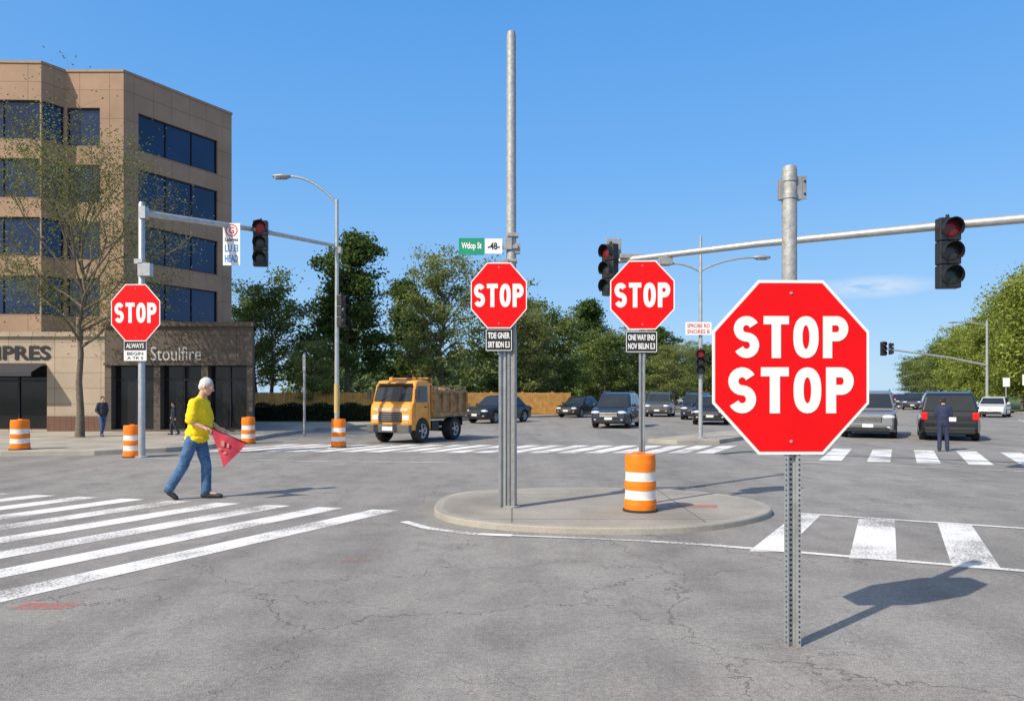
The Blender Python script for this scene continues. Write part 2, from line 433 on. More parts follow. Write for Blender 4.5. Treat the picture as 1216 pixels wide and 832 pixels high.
def stop_plate(parent,loc,w,h,lines,rotz=0):
    m=M(); m.prism(octo(w,h),-.004,.0,0)
    o=octo(w,h,1-.035); m.add([(a,-.006,b) for a,b in o],[tuple(range(8))],1)
    m.prism(octo(w,h,.995),.0005,.003,2)
    for zz in (.36,-.36): m.cyl((0,-.012,h*zz*1.18),(0,-.004,h*zz*1.18),.009,.009,8,2)
    p=part(m,'sign_face',parent,[WHITE,RED,GALV],loc=loc,rotz=rotz)
    t=M()
    for cz,H,W in lines: stop_text(t,0,cz,W,H,-.009,.22)
    part(t,'lettering',p,WHITE)
    return p
def channel(m,x,y,z0,z1,w,holes=True,mi=0,mh=1):
    m.box((x,y,(z0+z1)/2),(w*.42,.008,z1-z0),mi)
    for sgn in(-1,1):
        m.box((x+sgn*w*.24,y-.018,(z0+z1)/2),(.006,.036,z1-z0),mi)
        m.box((x+sgn*w*.38,y-.036,(z0+z1)/2),(w*.24,.005,z1-z0),mi)
    if holes:
        z=z0+.03
        while z<z1-.02:
            m.box((x,y-.005,z),(w*.13,.004,.012),mh)
            m.box((x+w*.40,y-.0395,z),(w*.09,.003,.013),mh)
            m.box((x-w*.40,y-.0395,z),(w*.06,.003,.010),mh)
            z+=.032
s=thing('stop_sign','large red octagonal stop sign reading twice on perforated steel post','sign',(1.775,4.8,0))
m=M(); channel(m,0,.03,0,1.32,.105)
part(m,'post',s,[GALV,HOLE])
m=M(); m.tube([(0,.05,1.25),(0,.05,3.03),(0,.05,3.05)],[.047,.047,.04],20)
part(m,'pole',s,GALVP)
m=M(); m.box((.058,.05,2.91),(.035,.05,.15),0); m.box((.087,.03,2.91),(.03,.006,.15),0); m.box((-.055,.05,2.90),(.03,.04,.13),0)
m.lathe([(.05,2.84),(.052,2.84),(.052,2.87),(.05,2.87)],20,c=(0,.05,0)); m.lathe([(.05,2.95),(.052,2.95),(.052,2.98),(.05,2.98)],20,c=(0,.05,0))
for zz in(2.87,2.95): m.cyl((.09,.022,zz),(.09,.03,zz),.008,.008,8,1)
part(m,'bracket',s,[GALVD,HOLE],bevel=.003)
stop_plate(s,(-.015,-.012,1.765),1.0,1.10,[(.19,.265,.73),(-.145,.29,.80)],R(1.5))

s=thing('sign_pole','tall grey steel pole with stop sign and green street name plates','sign pole',(-.01,10.2,IZ))
m=M(); m.tube([(0,0,0),(0,0,2.3),(0,0,2.32),(0,0,6.40-IZ),(0,0,6.46-IZ)],[.076,.075,.068,.062,.05],18); m.lathe([(.12,0),(.12,.02),(.09,.03)],18)
part(m,'pole',s,GALVP)
m=M(); channel(m,-.118,-.03,0,2.95,.10)
part(m,'post',s,[GALV,HOLE])
m=M(); channel(m,.0,-.055,0,2.75,.10)
part(m,'post',s,[GALVP,HOLE])
stop_plate(s,(-.165,-.135,2.9-IZ),.745,.875,[(0,.31,.66)])
def black_plate(parent,loc,w,h,lines,rotz=0,bg=BLACK,fg=WHITE,nm='sign_plate'):
    m=M(); m.box((0,0,0),(w,.006,h),0)
    b=.012
    if bg is BLACK:
        for sx in(-1,1): m.box((sx*(w/2-b),-.004,0),(.008,.003,h-2*b),1)
        for sz in(-1,1): m.box((0,-.0045,sz*(h/2-b)),(w-2*b-.012,.003,.008),1)
    p=part(m,nm,parent,[bg,fg],loc=loc,rotz=rotz)
    n=len(lines)
    for i,t in enumerate(lines):
        hh=(h-.06)/n
        text_part(t,w-.07,hh*.68,fg,p,(0,-.0055,(h/2-.03)-hh*(i+.5)),bold=.03)
    return p
black_plate(s,(-.165,-.12,2.31-IZ),.36,.30,['TDE GNER','SRT BDN E.3'])
black_plate(s,(-.53,-.08,3.56-IZ),.34,.225,['Wtlop St'],bg=GREEN,nm='street_name_plate')
black_plate(s,(-.235,-.08,3.565-IZ),.23,.20,['-48-'],bg=WHITE,fg=BLACK,nm='street_name_plate')
m=M(); m.box((-.02,-.05,3.56-IZ),(.22,.05,.05)); m.box((-.04,-.075,3.60-IZ),(.10,.02,.16)); m.box((.08,0,3.55-IZ),(.08,.09,.14)); m.box((.02,-.02,3.72-IZ),(.15,.14,.05));m.box((0,-.0,3.38-IZ),(.16,.15,.04))
m.box((-.1,-.08,3.36-IZ),(.12,.02,.05)); m.box((-.08,-.09,2.75-IZ),(.14,.03,.04))
part(m,'bracket',s,GALVD,bevel=.004)

s=thing('stop_sign','red stop sign with black plate on thin steel post behind drum','sign',(1.79,10.45,IZ))
m=M(); channel(m,0,.02,0,3.2,.085); part(m,'post',s,[GALV,HOLE])
stop_plate(s,(-.0,-.035,2.95-IZ),.88,.95,[(0,.34,.76)],R(-3))
black_plate(s,(-.01,-.03,2.31-IZ),.44,.30,['ONE WAY END','NOV BELIN E.3'])

# ------------------------------------------------------------ signal heads, lamps
LR=mat('lens_red',(.16,.012,.012),.25); LA=mat('lens_dark',(.03,.03,.028),.2); LG=mat('lens_green_dark',(.018,.03,.028),.2); LRB=mat('lens_red_bright',(.32,.015,.012),.3)
def signal_head(parent,loc,rotz,w,h,top=None):
    m=M(); d=w*.5
    for i in(-1,0,1): m.box((0,d/2,i*h/3),(w*.92,d,h/3-.012),0)
    m.box((0,d*.55,0),(w*.8,d*.8,h*.98),0)
    m.box((0,d*.6,h/2+.03),(.06,.06,.08),0)
    p=part(m,'signal_head',parent,[BLACK],bevel=.02,loc=loc,rotz=rotz)
    for i in(1,0,-1):
        r=w*.37; l=M()
        l.ell((0,0,i*h/3),(r,.03,r),20,8)
        part(l,'lens',p,[(top or LR) if i==1 else (LA if i==0 else LG)])
        v=M(); n=18; vs=[]
        for k in range(n+1):
            a=R(-35+250*k/n)
            for (rr,yy) in ((r*1.12,0),(r*1.12,-w*.45*(1-.35*abs(k/n-.5)*2)),(r*1.18,-w*.45*(1-.35*abs(k/n-.5)*2)),(r*1.18,0)):
                vs.append((rr*math.cos(a),yy,i*h/3+rr*math.sin(a)))
        fs=[]
        for k in range(n):
            for j in range(3): fs.append((k*4+j,k*4+j+1,k*4+5+j,k*4+4+j))
        v.add(vs,fs,0,False); part(v,'visor',p,BLACK)
    return p
def luminaire(parent,loc,ang,L=.75):
    m=M(); rot=Matrix.Rotation(ang,3,'Z')
    m.ell((L*.5,0,0),(L*.5,.15,.075),16,8); m.box((L*.55,0,-.045),(L*.55,.2,.05))
    m.v=[tuple(rot@Vector(q)) for q in m.v]
    return part(m,'lamp_head',parent,[GALVD],loc=loc)
def arc(p0,p1,rise,n=10):
    p0=Vector(p0);p1=Vector(p1); out=[]
    for i in range(n+1):
        t=i/n; q=p0.lerp(p1,t); q.z=p0.z+(p1.z-p0.z)*math.sin(t*math.pi/2)**.8; out.append(q)
    return out
A=Vector((-9.26,18.95)); B=Vector((-5.45,23.45)); dv=B-A
s=thing('traffic_signal_mast','grey steel mast with long arm, traffic light and stop sign','traffic signal',(A.x,A.y,0))
m=M(); m.tube([(0,0,0),(0,0,6.33),(0,0,6.38)],[.085,.075,.05],14); m.lathe([(.16,0),(.16,.03),(.1,.05)],14); m.box((.12,-.05,4.68),(.3,.2,.32)); m.box((-.02,-.1,4.88),(.2,.1,.12))
part(m,'pole',s,GALV)
m=M(); m.tube([(0,0,6.11),(dv.x*.5,dv.y*.5,6.21),(dv.x*.985,dv.y*.985,6.16)],[.085,.07,.055],12); m.box((.05,0,6.11),(.16,.2,.3))
part(m,'mast_arm',s,GALV)
signal_head(s,(dv.x*.57,dv.y*.57-.2,5.83),R(8),.43,1.30,LRB)
m=M(); m.box((0,0,0),(.47,.008,1.15)); p=part(m,'sign_plate',s,WHITE,loc=(dv.x*.42,dv.y*.42-.14,5.67))
text_part('G',.14,.19,REDP,p,(0,-.008,.38),bold=.03)
m=M(); ribbon(m,[(.15*math.cos(2*math.pi*k/24),.38+.155*math.sin(2*math.pi*k/24)) for k in range(24)],.03,closed=True); part(m,'printed_ring',p,REDP,loc=(0,-.008,0),fixn=False)
text_part('Lalaves',.36,.10,BLACK,p,(0,-.008,.13)); text_part('LU EI',.36,.2,BLUEP,p,(0,-.008,-.11),bold=.03); text_part('HEAD',.36,.2,BLUEP,p,(0,-.008,-.39),bold=.03)
stop_plate(s,(-.08,-.14,3.60),1.22,1.42,[(0,.50,1.04)])
m=M(); m.box((0,0,0),(.56,.01,.5)); p=part(m,'sign_plate',s,WHITE,loc=(-.1,-.12,2.66))
m=M(); m.box((0,0,0),(.53,.006,.22)); part(m,'sign_band',p,BLACK,loc=(0,-.009,.125)); text_part('ALWAYS',.44,.12,WHITE,p,(0,-.016,.125))
text_part('BEGIN',.4,.08,BLACK,p,(0,-.008,-.07));text_part('A TR 5',.4,.07,BLACK,p,(0,-.008,-.18))

def street_lamp(loc,H,armx,r=.08,label='tall grey steel street lamp with curved arm',group=None):
    s=thing('street_lamp',label,'street lamp',loc,0,group)
    m=M(); m.tube([(0,0,0),(0,0,H)],[r,r*.65],12); m.lathe([(r*2.2,0),(r*2.2,.04),(r*1.2,.06)],12)
    part(m,'pole',s,GALV)
    for ax,az,hz in armx:
        m=M(); m.tube(arc((0,0,hz),(ax,0,az),0),r*.45,8); part(m,'lamp_arm',s,GALV)
        sg=1 if ax>0 else -1
        luminaire(s,(ax-.05*sg,0,az),0 if sg>0 else math.pi,.62)
    return s
s=street_lamp((-5.43,23.5,0),7.6,[(-1.45,8.32,7.45)])
m=M(); m.tube([(0,0,1.0),(0,0,1.9)],.086,12); part(m,'reflective_sleeve',s,mat('sleeve_faded',(.5,.36,.14),.6))
signal_head(s,(.22,.0,4.15),R(75),.34,1.0)
m=M(); m.box((.1,0,6.03),(.1,.24,.2)); m.box((.12,0,4.15),(.2,.05,.06)); part(m,'bracket',s,GALVD)
s=street_lamp((6.22,25,.13),6.65,[(1.75,5.95,5.5),(-.9,5.75,5.45)],r=.075,label='slim double armed street lamp on concrete median')
m=M(); m.box((0,0,0),(.85,.01,.42)); p=part(m,'sign_plate',s,WHITE,loc=(-.1,-.12,3.6)); text_part('SPROBE RD',.74,.13,REDP,p,(0,-.008,.09)); text_part('SNORES B',.74,.13,REDP,p,(0,-.008,-.10))
signal_head(s,(-.05,-.22,2.5),R(-10),.34,.8,LRB)
E0=Vector((2.2,17.2)); E1=Vector((13.6,10.45)); dv=E0-E1
s=thing('traffic_signal_mast','grey mast arm with two black traffic lights over the road','traffic signal',(E1.x,E1.y,0))
m=M(); m.tube([(0,0,0),(0,0,4.9)],[.15,.11],16); m.lathe([(.28,0),(.28,.04),(.16,.06)],16); part(m,'pole',s,GALV)
m=M(); m.tube([(0,0,4.45),(dv.x*.25,dv.y*.25,4.62),(dv.x*.5,dv.y*.5,4.66),(dv.x*.75,dv.y*.75,4.66),(dv.x,dv.y,4.58)],[.10,.09,.08,.072,.065],14); part(m,'mast_arm',s,GALV)
signal_head(s,(dv.x*.5-.02,dv.y*.5-.22,4.13),R(-3),.41,1.28)
signal_head(s,(dv.x-.06,dv.y-.18,4.38),R(-50),.38,1.16)
m=M(); m.box((dv.x+.1,dv.y-.05,4.85),(.34,.04,.5)); m.box((dv.x*.96,dv.y*.96,4.66),(.5,.14,.10)); m.box((dv.x*.5-.02,dv.y*.5-.1,4.66),(.2,.2,.2)); m.box((dv.x*.9,dv.y*.9,4.50),(.3,.15,.2)); part(m,'bracket',s,GALVD,bevel=.01)
s=thing('traffic_signal_mast','distant thin mast arm with small traffic lights','traffic signal',(37.6,60,.13))
m=M(); m.tube([(0,0,0),(0,0,7.2)],[.12,.08],10); part(m,'pole',s,GALV)
m=M(); m.tube([(0,0,3.7),(-3,0,4.3),(-8.4,0,5.05)],[.09,.08,.06],8); part(m,'mast_arm',s,GALV)
m=M(); m.tube(arc((0,0,6.9),(-2.4,0,7.1),0),.05,8); part(m,'lamp_arm',s,GALV); luminaire(s,(-2.3,0,7.1),math.pi,.8)
signal_head(s,(-8.2,-.1,5.0),0,.45,1.1); signal_head(s,(-7.5,.1,5.0),R(90),.35,.9)
for i,(x,y) in enumerate([(52,83),(67,112),(86,150),(110,200),(25,96),(48,142),(66,180)]):
    sg=-1 if i<4 else 1
    street_lamp((x,y,.13),7.5,[(2.0*sg,7.6,7.2)],r=.12,label='distant grey street lamp beside the road',group='street lamps along the far road')
s=thing('sign_post','thin grey post standing beside the hedge','post',(-7.75,28.3,0))
m=M(); m.tube([(0,0,0),(0,0,3.08)],.05,8); part(m,'post',s,GALVD)
m=M(); m.box((0,-.06,2.73),(.1,.02,.6)); part(m,'sign_plate',s,GALVD)
for x,y in ((36.5,56),(31.2,46)):
    s=thing('sign_post','small white sign on thin post beside the far road','sign',(x,y,.13))
    m=M(); m.tube([(0,0,0),(0,0,2.6)],.04,8); part(m,'post',s,GALVD)
    m=M(); m.box((0,-.05,2.3),(.5,.02,.65)); part(m,'sign_plate',s,WHITE)

# ------------------------------------------------------------ drums
def drum(loc,h,w,label,rotz=0):
    s=thing('traffic_drum',label,'traffic drum',loc,rotz,'orange and white traffic drums')
    r=w/2; m=M()
    bands=[(.03,.22,0),(.22,.38,1),(.38,.54,0),(.54,.70,1),(.70,.985,0)]
    for a,b,c in bands:
        f=lambda t:r*(1-.08*t)
        if c==1: pr=[(f(a),a*h),(f(a)-.006,a*h+.006),(f(b)-.006,b*h-.006),(f(b),b*h)]
        else: pr=[(f(a),a*h),(f(a)+.004,(a+b)/2*h),(f(b),b*h)]
        m.lathe(pr,28,[c]*(len(pr)-1))
    m.lathe([(r*.921,.985*h),(r*.90,h),(r*.5,h),(.001,h)],28,[0,0,0])
    part(m,'drum',s,[ORANGE,DWHITE])
    m=M(); m.lathe([(.001,0),(r*1.10,0),(r*1.10,.022),(r*1.02,.03),(r*.98,.03)],24); part(m,'base',s,RUBBER)
    m=M(); m.tube([(-.06,0,h-.01),(-.05,0,h+.015),(.05,0,h+.015),(.06,0,h-.01)],.010,8); part(m,'handle',s,ORANGE)
    return s
drum((1.67,9.87,IZ),.74,.415,'orange and white striped traffic drum on concrete island')
drum((-12.92,19.9,.13),.78,.47,'orange and white traffic drum on the pavement')
drum((-9.55,19.05,0),.80,.42,'orange and white traffic drum at the kerb')
drum((-8.42,24.2,0),.84,.44,'orange and white traffic drum at the kerb')
drum((-5.17,22.6,0),.84,.44,'orange and white traffic drum by lamp post')
for i in range(3): drum((34.6+i*1.3,62+i*3,0),1.0,.6,'orange and white traffic drum on the far road')

# ------------------------------------------------------------ cars
def wheel(parent,loc,r,w,side):
    m=M(); m.lathe([(r*.62,-w/2),(r*.92,-w/2),(r,-w*.35),(r,w*.35),(r*.92,w/2),(r*.62,w/2),(r*.62,-w/2)],22,axis='y')
    p=part(m,'wheel',parent,RUBBER,loc=loc)
    q=M(); y=side*w*.42
    q.lathe([(.001,y),(r*.16,y),(r*.2,y-side*.03),(r*.5,y-side*.02),(r*.64,y+side*.005)],22,[0,0,1,0],axis='y')
    for k in range(5):
        a=2*math.pi*k/5; rot=Matrix.Rotation(a,3,'Y'); q.box(rot@Vector((r*.38,y-side*.008,0)),(r*.5,.02,r*.14),0,rot)
    part(q,'rim',p,[RIM,RUBBER]); return p
def car(label,loc,hd,L=4.5,W=1.8,H=1.65,paint=None,kind='suv',group=None,simple=False,cat='car'):
    rot=math.atan2(hd[1],hd[0])
    s=thing('car',label,cat,(loc[0],loc[1],0),rot,group)
    r=.2*H if kind!='sedan' else .225*H; r=max(.31,min(.37,r)); hl=L/2
    belt=H*.60 if kind!='sedan' else H*.62; ax=L*.31; ra=r+.05
    P=[(-hl+.06,.30),(-hl,.42),(-hl-.0,.60),(-hl+.04,belt-.14),(-hl+.12,belt)]
    if kind=='sedan': P=[(-hl+.06,.30),(-hl,.5),(-hl+.01,belt-.12),(-hl+.08,belt-.02),(-L*.28,belt)]
    P+=[(L*.20,belt),(L*.30,belt-.03),(hl-.3,belt-.10),(hl-.12,belt-.17),(hl-.03,belt-.30),(hl,.48),(hl-.03,.34),(hl-.10,.26)]
    def ar(c):
        out=[]
        for i in range(11):
            a=R(-18+(216)*i/10); out.append((c+ra*math.cos(a),r+ra*math.sin(a)))
        return out
    P+=[(ax+ra+.05,.22)]+[q for q in ar(ax) if q[1]>.2]+[(ax-ra-.03,.22),(-ax+ra+.03,.22)]+[q for q in ar(-ax) if q[1]>.2]+[(-ax-ra-.05,.24)]
    m=M()
    tw=lambda x,z:W/2*(1-.11*max(0,(abs(x)-hl*.72)/(hl*.28))**2)*(1-.035*max(0,(z-.55))/(belt-.55))*(1-.03*max(0,(.5-z)/.3))
    n=len(P); secs=[(-1,.0),(-.93,1),(.93,1),(1,0)]
    cz=.62
    vs=[]
    for f,full in secs:
        for x,z in P:
            zz=z if full else (cz+(z-cz)*.93 if z>.6 else z)
            xx=x*(1 if full else .975) if abs(x)>hl*.8 else x
            vs.append((xx,tw(x,z)*f,zz))
    fs=[tuple(range(n)),tuple(range(4*n-1,3*n-1,-1))]
    for q in range(3): fs+=[(q*n+i,q*n+(i+1)%n,(q+1)*n+(i+1)%n,(q+1)*n+i) for i in range(n)]
    m.add(vs,fs,0)
    part(m,'body',s,paint,bevel=.03)
    if kind=='sedan': G=[(-L*.40,belt-.04),(-L*.25,H-.09),(-L*.18,H-.03),(-L*.06,H),(L*.04,H-.03),(L*.09,H-.08),(L*.25,belt-.04)]
    else: G=[(-hl+.09,belt-.03),(-hl+.30,H-.13),(-hl+.42,H-.05),(-hl+.8,H),(L*.0,H-.01),(L*.07,H-.04),(L*.11,H-.10),(L*.27,belt-.03)]
    yb=W/2-.07; yt=W/2-.24
    yy=lambda z:yb+(yt-yb)*max(0,(z-belt)/(H-belt))**1.2
    m=M(); n=len(G); vs=[(x,-yy(z),z) for x,z in G]+[(x,yy(z),z) for x,z in G]
    m.add(vs,[tuple(range(n)),tuple(range(2*n-1,n-1,-1))]+[(i,(i+1)%n,n+(i+1)%n,n+i) for i in range(n)])
    part(m,'roof',s,paint,bevel=.07,seg=3)
    if kind!='sedan':
        for sg in(-1,1):
            m=M(); m.tube([(-hl+.6,sg*(yt-.04),H-.02),(-hl+.7,sg*(yt-.04),H+.035),(L*.0,sg*(yt-.04),H+.03),(L*.04,sg*(yt-.04),H-.03)],.016,6); part(m,'roof_rail',s,RIM)
    def pane(a,b2,nm,e=.012):
        gl=M()
        A=Vector(a);B2=Vector(b2); d=(B2-A); nn=Vector((d.y,-d.x)).normalized()
        if nn.x*(a[0])<0: nn=-nn
        a1=A+d*.10+nn*e; b1=A+d*.94+nn*e
        gl.add([(a1.x,-yy(a1.y)+.08,a1.y),(a1.x,yy(a1.y)-.08,a1.y),(b1.x,yy(b1.y)-.07,b1.y),(b1.x,-yy(b1.y)+.07,b1.y)],[(0,1,2,3)])
        part(gl,nm,s,CGLASS)
    pane(G[-1],G[-2],'windscreen'); pane(G[0],G[1],'rear_window')
    def xfront(z): 
        a,b2=G[-1],G[-2]; t=(z-a[1])/(b2[1]-a[1]); return a[0]+(b2[0]-a[0])*t
    def xrear(z):
        a,b2=G[0],G[1]; t=(z-a[1])/(b2[1]-a[1]); return a[0]+(b2[0]-a[0])*t
    z0,z1=belt+.035,H-.13
    for sg in(-1,1):
        sw=M(); nb=3 if kind!='sedan' else 2
        for k in range(nb):
            def X(t,z): return (xrear(z)+.12)+(xfront(z)-.10-xrear(z)-.12)*t
            t0=k/nb+.015;t1=(k+1)/nb-.015
            q=[(X(t0,z0),z0),(X(t1,z0),z0),(X(t1,z1),z1),(X(t0,z1),z1)]
            sw.add([(x,sg*(yb+(yt-yb)*(z-belt)/(H-belt)+.02),z) for x,z in q],[(0,1,2,3)])
        part(sw,'side_window',s,CGLASS)
        h=M(); h.ell((hl-.14,sg*(W/2-.29),belt-.27),(.14,.23,.085),14,8); part(h,'headlight',s,HLIGHT)
        t=M(); t.box((-hl+.03,sg*(W/2-.17),belt-.16),(.09,.2,.26 if kind!='sedan' else .14)); part(t,'tail_light',s,TLIGHT,bevel=.03)
        mr=M(); mr.ell((L*.17,sg*(W/2+.05),belt+.07),(.07,.11,.075),12,8); part(mr,'mirror',s,paint)
        wheel(s,(ax,sg*(W/2-.13),r),r,.22,sg); wheel(s,(-ax,sg*(W/2-.13),r),r,.22,sg)
        if not simple:
            for xx in(.02,-L*.2):
                d=M(); d.box((xx,sg*(W/2-.015),belt-.12),(.16,.02,.025)); part(d,'door_handle',s,RIM)
            d=M(); d.ell((hl-.05,sg*(W/2-.28),.40),(.06,.08,.05),10,6); part(d,'fog_light',s,HLIGHT)
    g=M(); g.box((hl-.035,0,belt-.36),(.06,W*.48,.20),0); g.box((hl-.02,0,.34),(.05,W*.72,.13),0)
    for k in range(3): g.box((hl-.002,0,belt-.43+.07*k),(.012,W*.46,.018),1)
    part(g,'grille',s,[BLACK,RIM],bevel=.006)
    g=M(); g.box((-hl+.025,0,.36),(.07,W*.8,.2),0); part(g,'rear_bumper',s,[BLACK],bevel=.02)
    g=M(); g.box((hl+.01,0,.46),(.012,.36,.12)); part(g,'licence_plate',s,PLATE)
    g=M(); g.box((-hl-.012,0,belt-.26 if kind!='sedan' else .55),(.03,.36,.14)); part(g,'licence_plate',s,PLATE)
    g=M(); g.box((0,0,.34),(L*.86,W*.74,.26)); part(g,'underbody',s,BLACK)
    return s
def cp(n,c): return mat('car_paint_'+n,c,.28,.2,.03,2,coat=.7)
BK=cp('black',(.012,.013,.016)); NV=cp('navy',(.015,.022,.04)); SV=cp('silver',(.20,.21,.225)); WH=cp('white',(.7,.7,.68)); GY=cp('grey',(.08,.085,.09)); RD=cp('red',(.3,.02,.02)); BL=cp('blue',(.04,.09,.2))
nU=(-U.x,-U.y)
car('dark blue car with bright headlights waiting at the junction',(5.05,36.4),(-.33,-.94),4.1,1.78,1.66,NV)
car('black sedan on the far side of the road',(4.6,51.6),(-.55,-.83),3.9,1.7,1.42,BK,'sedan')
car('black car partly behind the sign pole',(-.75,42),(-.6,-.8),4.2,1.75,1.5,BK,'sedan')
car('dark car queuing on the far road',(10.4,53.2),(-.3,-.95),4.2,1.8,1.7,GY)
car('dark car queuing on the far road',(11.2,62.5),(-.3,-.95),4.2,1.8,1.6,BK)
car('dark blue car queuing on the far road',(11.6,47.5),(-.3,-.95),4.2,1.8,1.62,NV)
car('black car behind the stop sign',(10.6,40.2),(-.3,-.95),4.3,1.8,1.5,BK,'sedan')
car('silver grey car facing the crosswalk',(13.65,28.9),nU,4.5,1.88,1.72,SV)
car('black car seen from behind with red tail lights',(15.65,27.3),(U.x,U.y),4.3,1.84,1.66,BK)
car('small white car on the far road',(33,51.9),(-.62,-.78),4.2,1.72,1.4,WH,'sedan')
cols=[BK,SV,WH,GY,RD,NV,BL]
far=[(50.1,92,1),(59.2,112,-1),(65.5,118,1),(69.5,135,-1),(80.6,150,1),(83,165,-1),(97,185,-1),(108,200,1),(119,230,-1),(44.2,78,1),(138,270,-1),(59,118,-1),(40.1,76,-1),(52.5,100,-1),(62,125,-1),(73,140,1),(56,104,1),(88,172,1),(77,156,-1),(105,212,-1),(128,245,1),(45.5,88,-1)]
for i,(x,d,sg) in enumerate(far):
    car('distant car in the queue of traffic',(x,d),(U.x*sg,U.y*sg),4.4,1.8,1.55 if i%2 else 1.7,cols[i%7],'suv' if i%2==0 else 'sedan','cars queuing on the far road',simple=True)

# ------------------------------------------------------------ truck
TO=mat('truck_orange',(.78,.31,.035),.4,0,.16,4,coat=.3); TB=mat('dump_bed_brown',(.36,.20,.085),.6,.1,.45,5,.3,20); TG=glassmat('truck_glass',(.03,.035,.04),.05,.08,.6); TC=mat('truck_cream',(.62,.50,.34),.5,0,.15,6)
def truck():
    s=thing('dump_truck','small orange dump truck with brown open bed and black grille','truck',(-3.15,25.85,0),math.atan2(-U.y,-U.x))
    W=1.62; wr=.39
    P=[(.55,.64),(.55,1.92),(.58,1.98),(.70,2.02),(1.0,2.04),(1.26,2.02),(1.35,1.95),(1.40,1.84),(1.54,1.32),(1.62,1.24),(1.66,1.10),(1.67,.85),(1.66,.42),(1.46,.42)]
    for i in range(9):
        a=R(180*i/8); P.append((1.03+.42*math.cos(a),.42+.40*math.sin(a)))
    P+=[(.55,.42)]
    m=M(); n=len(P); vs=[]
    for f,k in ((-1,.97),(-.94,1),(.94,1),(1,.97)):
        for x,z in P:
            xx=.55+(x-.55)*(1 if abs(f)<1 else .97) if x>1.2 else x
            nar=1-.035*max(0,(z-1.2)/.8)
            vs.append((xx,f*W/2*nar,.42+(z-.42)*(1 if abs(f)<1 else .985) if z>1.2 else z))
    fs=[tuple(range(n)),tuple(range(4*n-1,3*n-1,-1))]
    for q in range(3): fs+=[(q*n+i,q*n+(i+1)%n,(q+1)*n+(i+1)%n,(q+1)*n+i) for i in range(n)]
    m.add(vs,fs); part(m,'cab',s,TO,bevel=.02)
    m=M()
    a=Vector((1.545,1.345));b=Vector((1.405,1.86)); e=.014
    m.add([(a.x+e,-W/2+.07,a.y),(a.x+e,W/2-.07,a.y),(b.x+e,W/2-.11,b.y),(b.x+e,-W/2+.11,b.y)],[(0,1,2,3)]); part(m,'windscreen',s,TG)
    m=M(); m.box((1.46,0,1.91),(.2,W*.84,.03),0); part(m,'sun_visor',s,BLACK,bevel=.01)
    m=M(); m.tube([(1.57,-.45,1.34),(1.50,-.1,1.56)],.01,6); part(m,'wiper',s,BLACK)
    m=M(); m.box((1.66,0,1.07),(.05,W*.84,.11),0); part(m,'front_panel',s,TC,bevel=.02)
    for sg in(-1,1):
        m=M(); m.add([(.74,sg*(W/2*.996+.012),1.32),(1.40,sg*(W/2*.996+.012),1.32),(1.28,sg*(W/2*.97+.012),1.84),(.74,sg*(W/2*.97+.012),1.84)],[(0,1,2,3)]); part(m,'side_window',s,CGLASS)
        m=M(); m.box((.85,sg*(W/2+.004),1.16),(.14,.02,.03)); part(m,'door_handle',s,BLACK)
        for xx in (.70,1.46):
            m=M(); m.box((xx,sg*(W/2-.001),1.05),(.012,.008,.5)); part(m,'door_seam',s,BLACK)
        m=M(); m.box((1.54,sg*(W/2+.14),1.58),(.05,.14,.32)); m.tube([(1.36,sg*W/2*.97,1.78),(1.54,sg*(W/2+.12),1.72)],.012,6); part(m,'mirror',s,BLACK,bevel=.015)
        m=M(); m.box((1.66,sg*.60,.82),(.06,.26,.17)); part(m,'headlight',s,HLIGHT,bevel=.02)
        m=M(); m.box((1.66,sg*.60,.68),(.05,.22,.06)); part(m,'turn_signal',s,YELL,bevel=.01)
        m=M(); m.lathe([(.07,2.02),(.07,2.08),(.06,2.13),(.001,2.15)],14,c=(1.0,sg*.45,0)); part(m,'beacon',s,mat('beacon_amber',(.9,.35,.02),.2))
        wheel(s,(1.03,sg*(W/2-.10),wr),wr,.26,sg); wheel(s,(-.95,sg*(W/2-.13),wr),wr,.36,sg)
        m=M(); m.box((-.95,sg*(W/2-.1),.80),(.9,.26,.03)); m.box((-1.42,sg*(W/2-.1),.64),(.03,.26,.30)); part(m,'mudguard',s,BLACK)
    m=M(); m.box((1.67,0,.84),(.05,.88,.30),0)
    for k in range(4): m.box((1.698,0,.74+k*.065),(.012,.84,.018),1)
    part(m,'grille',s,[BLACK,RIM],bevel=.008)
    m=M(); m.box((1.74,0,.48),(.18,W*1.02,.26)); part(m,'bumper',s,mat('bumper_grey',(.10,.095,.09),.6),bevel=.03)
    m=M(); m.box((1.838,0,.48),(.012,.40,.13)); part(m,'licence_plate',s,PLATE)
    m=M(); m.box((-.3,.28,.55),(3.0,.09,.16)); m.box((-.3,-.28,.55),(3.0,.09,.16)); m.box((.18,-.62,.52),(.42,.28,.30)); m.box((.18,.62,.52),(.42,.28,.30)); m.box((-.95,0,.36),(.14,1.2,.14)); part(m,'chassis',s,BLACK,bevel=.01)
    m=M(); x0,x1,z0,z1=-1.70,.46,.84,1.66
    m.box(((x0+x1)/2,0,z0),(x1-x0,W,.08))
    for sg in(-1,1):
        y=sg*W/2; m.box(((x0+x1)/2,y,(z0+z1)/2),(x1-x0,.05,z1-z0)); m.box(((x0+x1)/2,y+sg*.03,z1),(x1-x0+.03,.1,.09))
        for k in range(5): m.box((x0+.08+k*(x1-x0-.16)/4,y+sg*.055,(z0+z1)/2-.02),(.10,.10,z1-z0-.06))
        m.box(((x0+x1)/2,y+sg*.04,z0+.05),(x1-x0,.09,.14))
        m.box(((x0+x1)/2,y+sg*.01,z1+.17),(x1-x0,.03,.05))
        for k in range(4): m.box((x0+.08+k*(x1-x0-.16)/3,y+sg*.012,z1+.09),(.05,.04,.2))
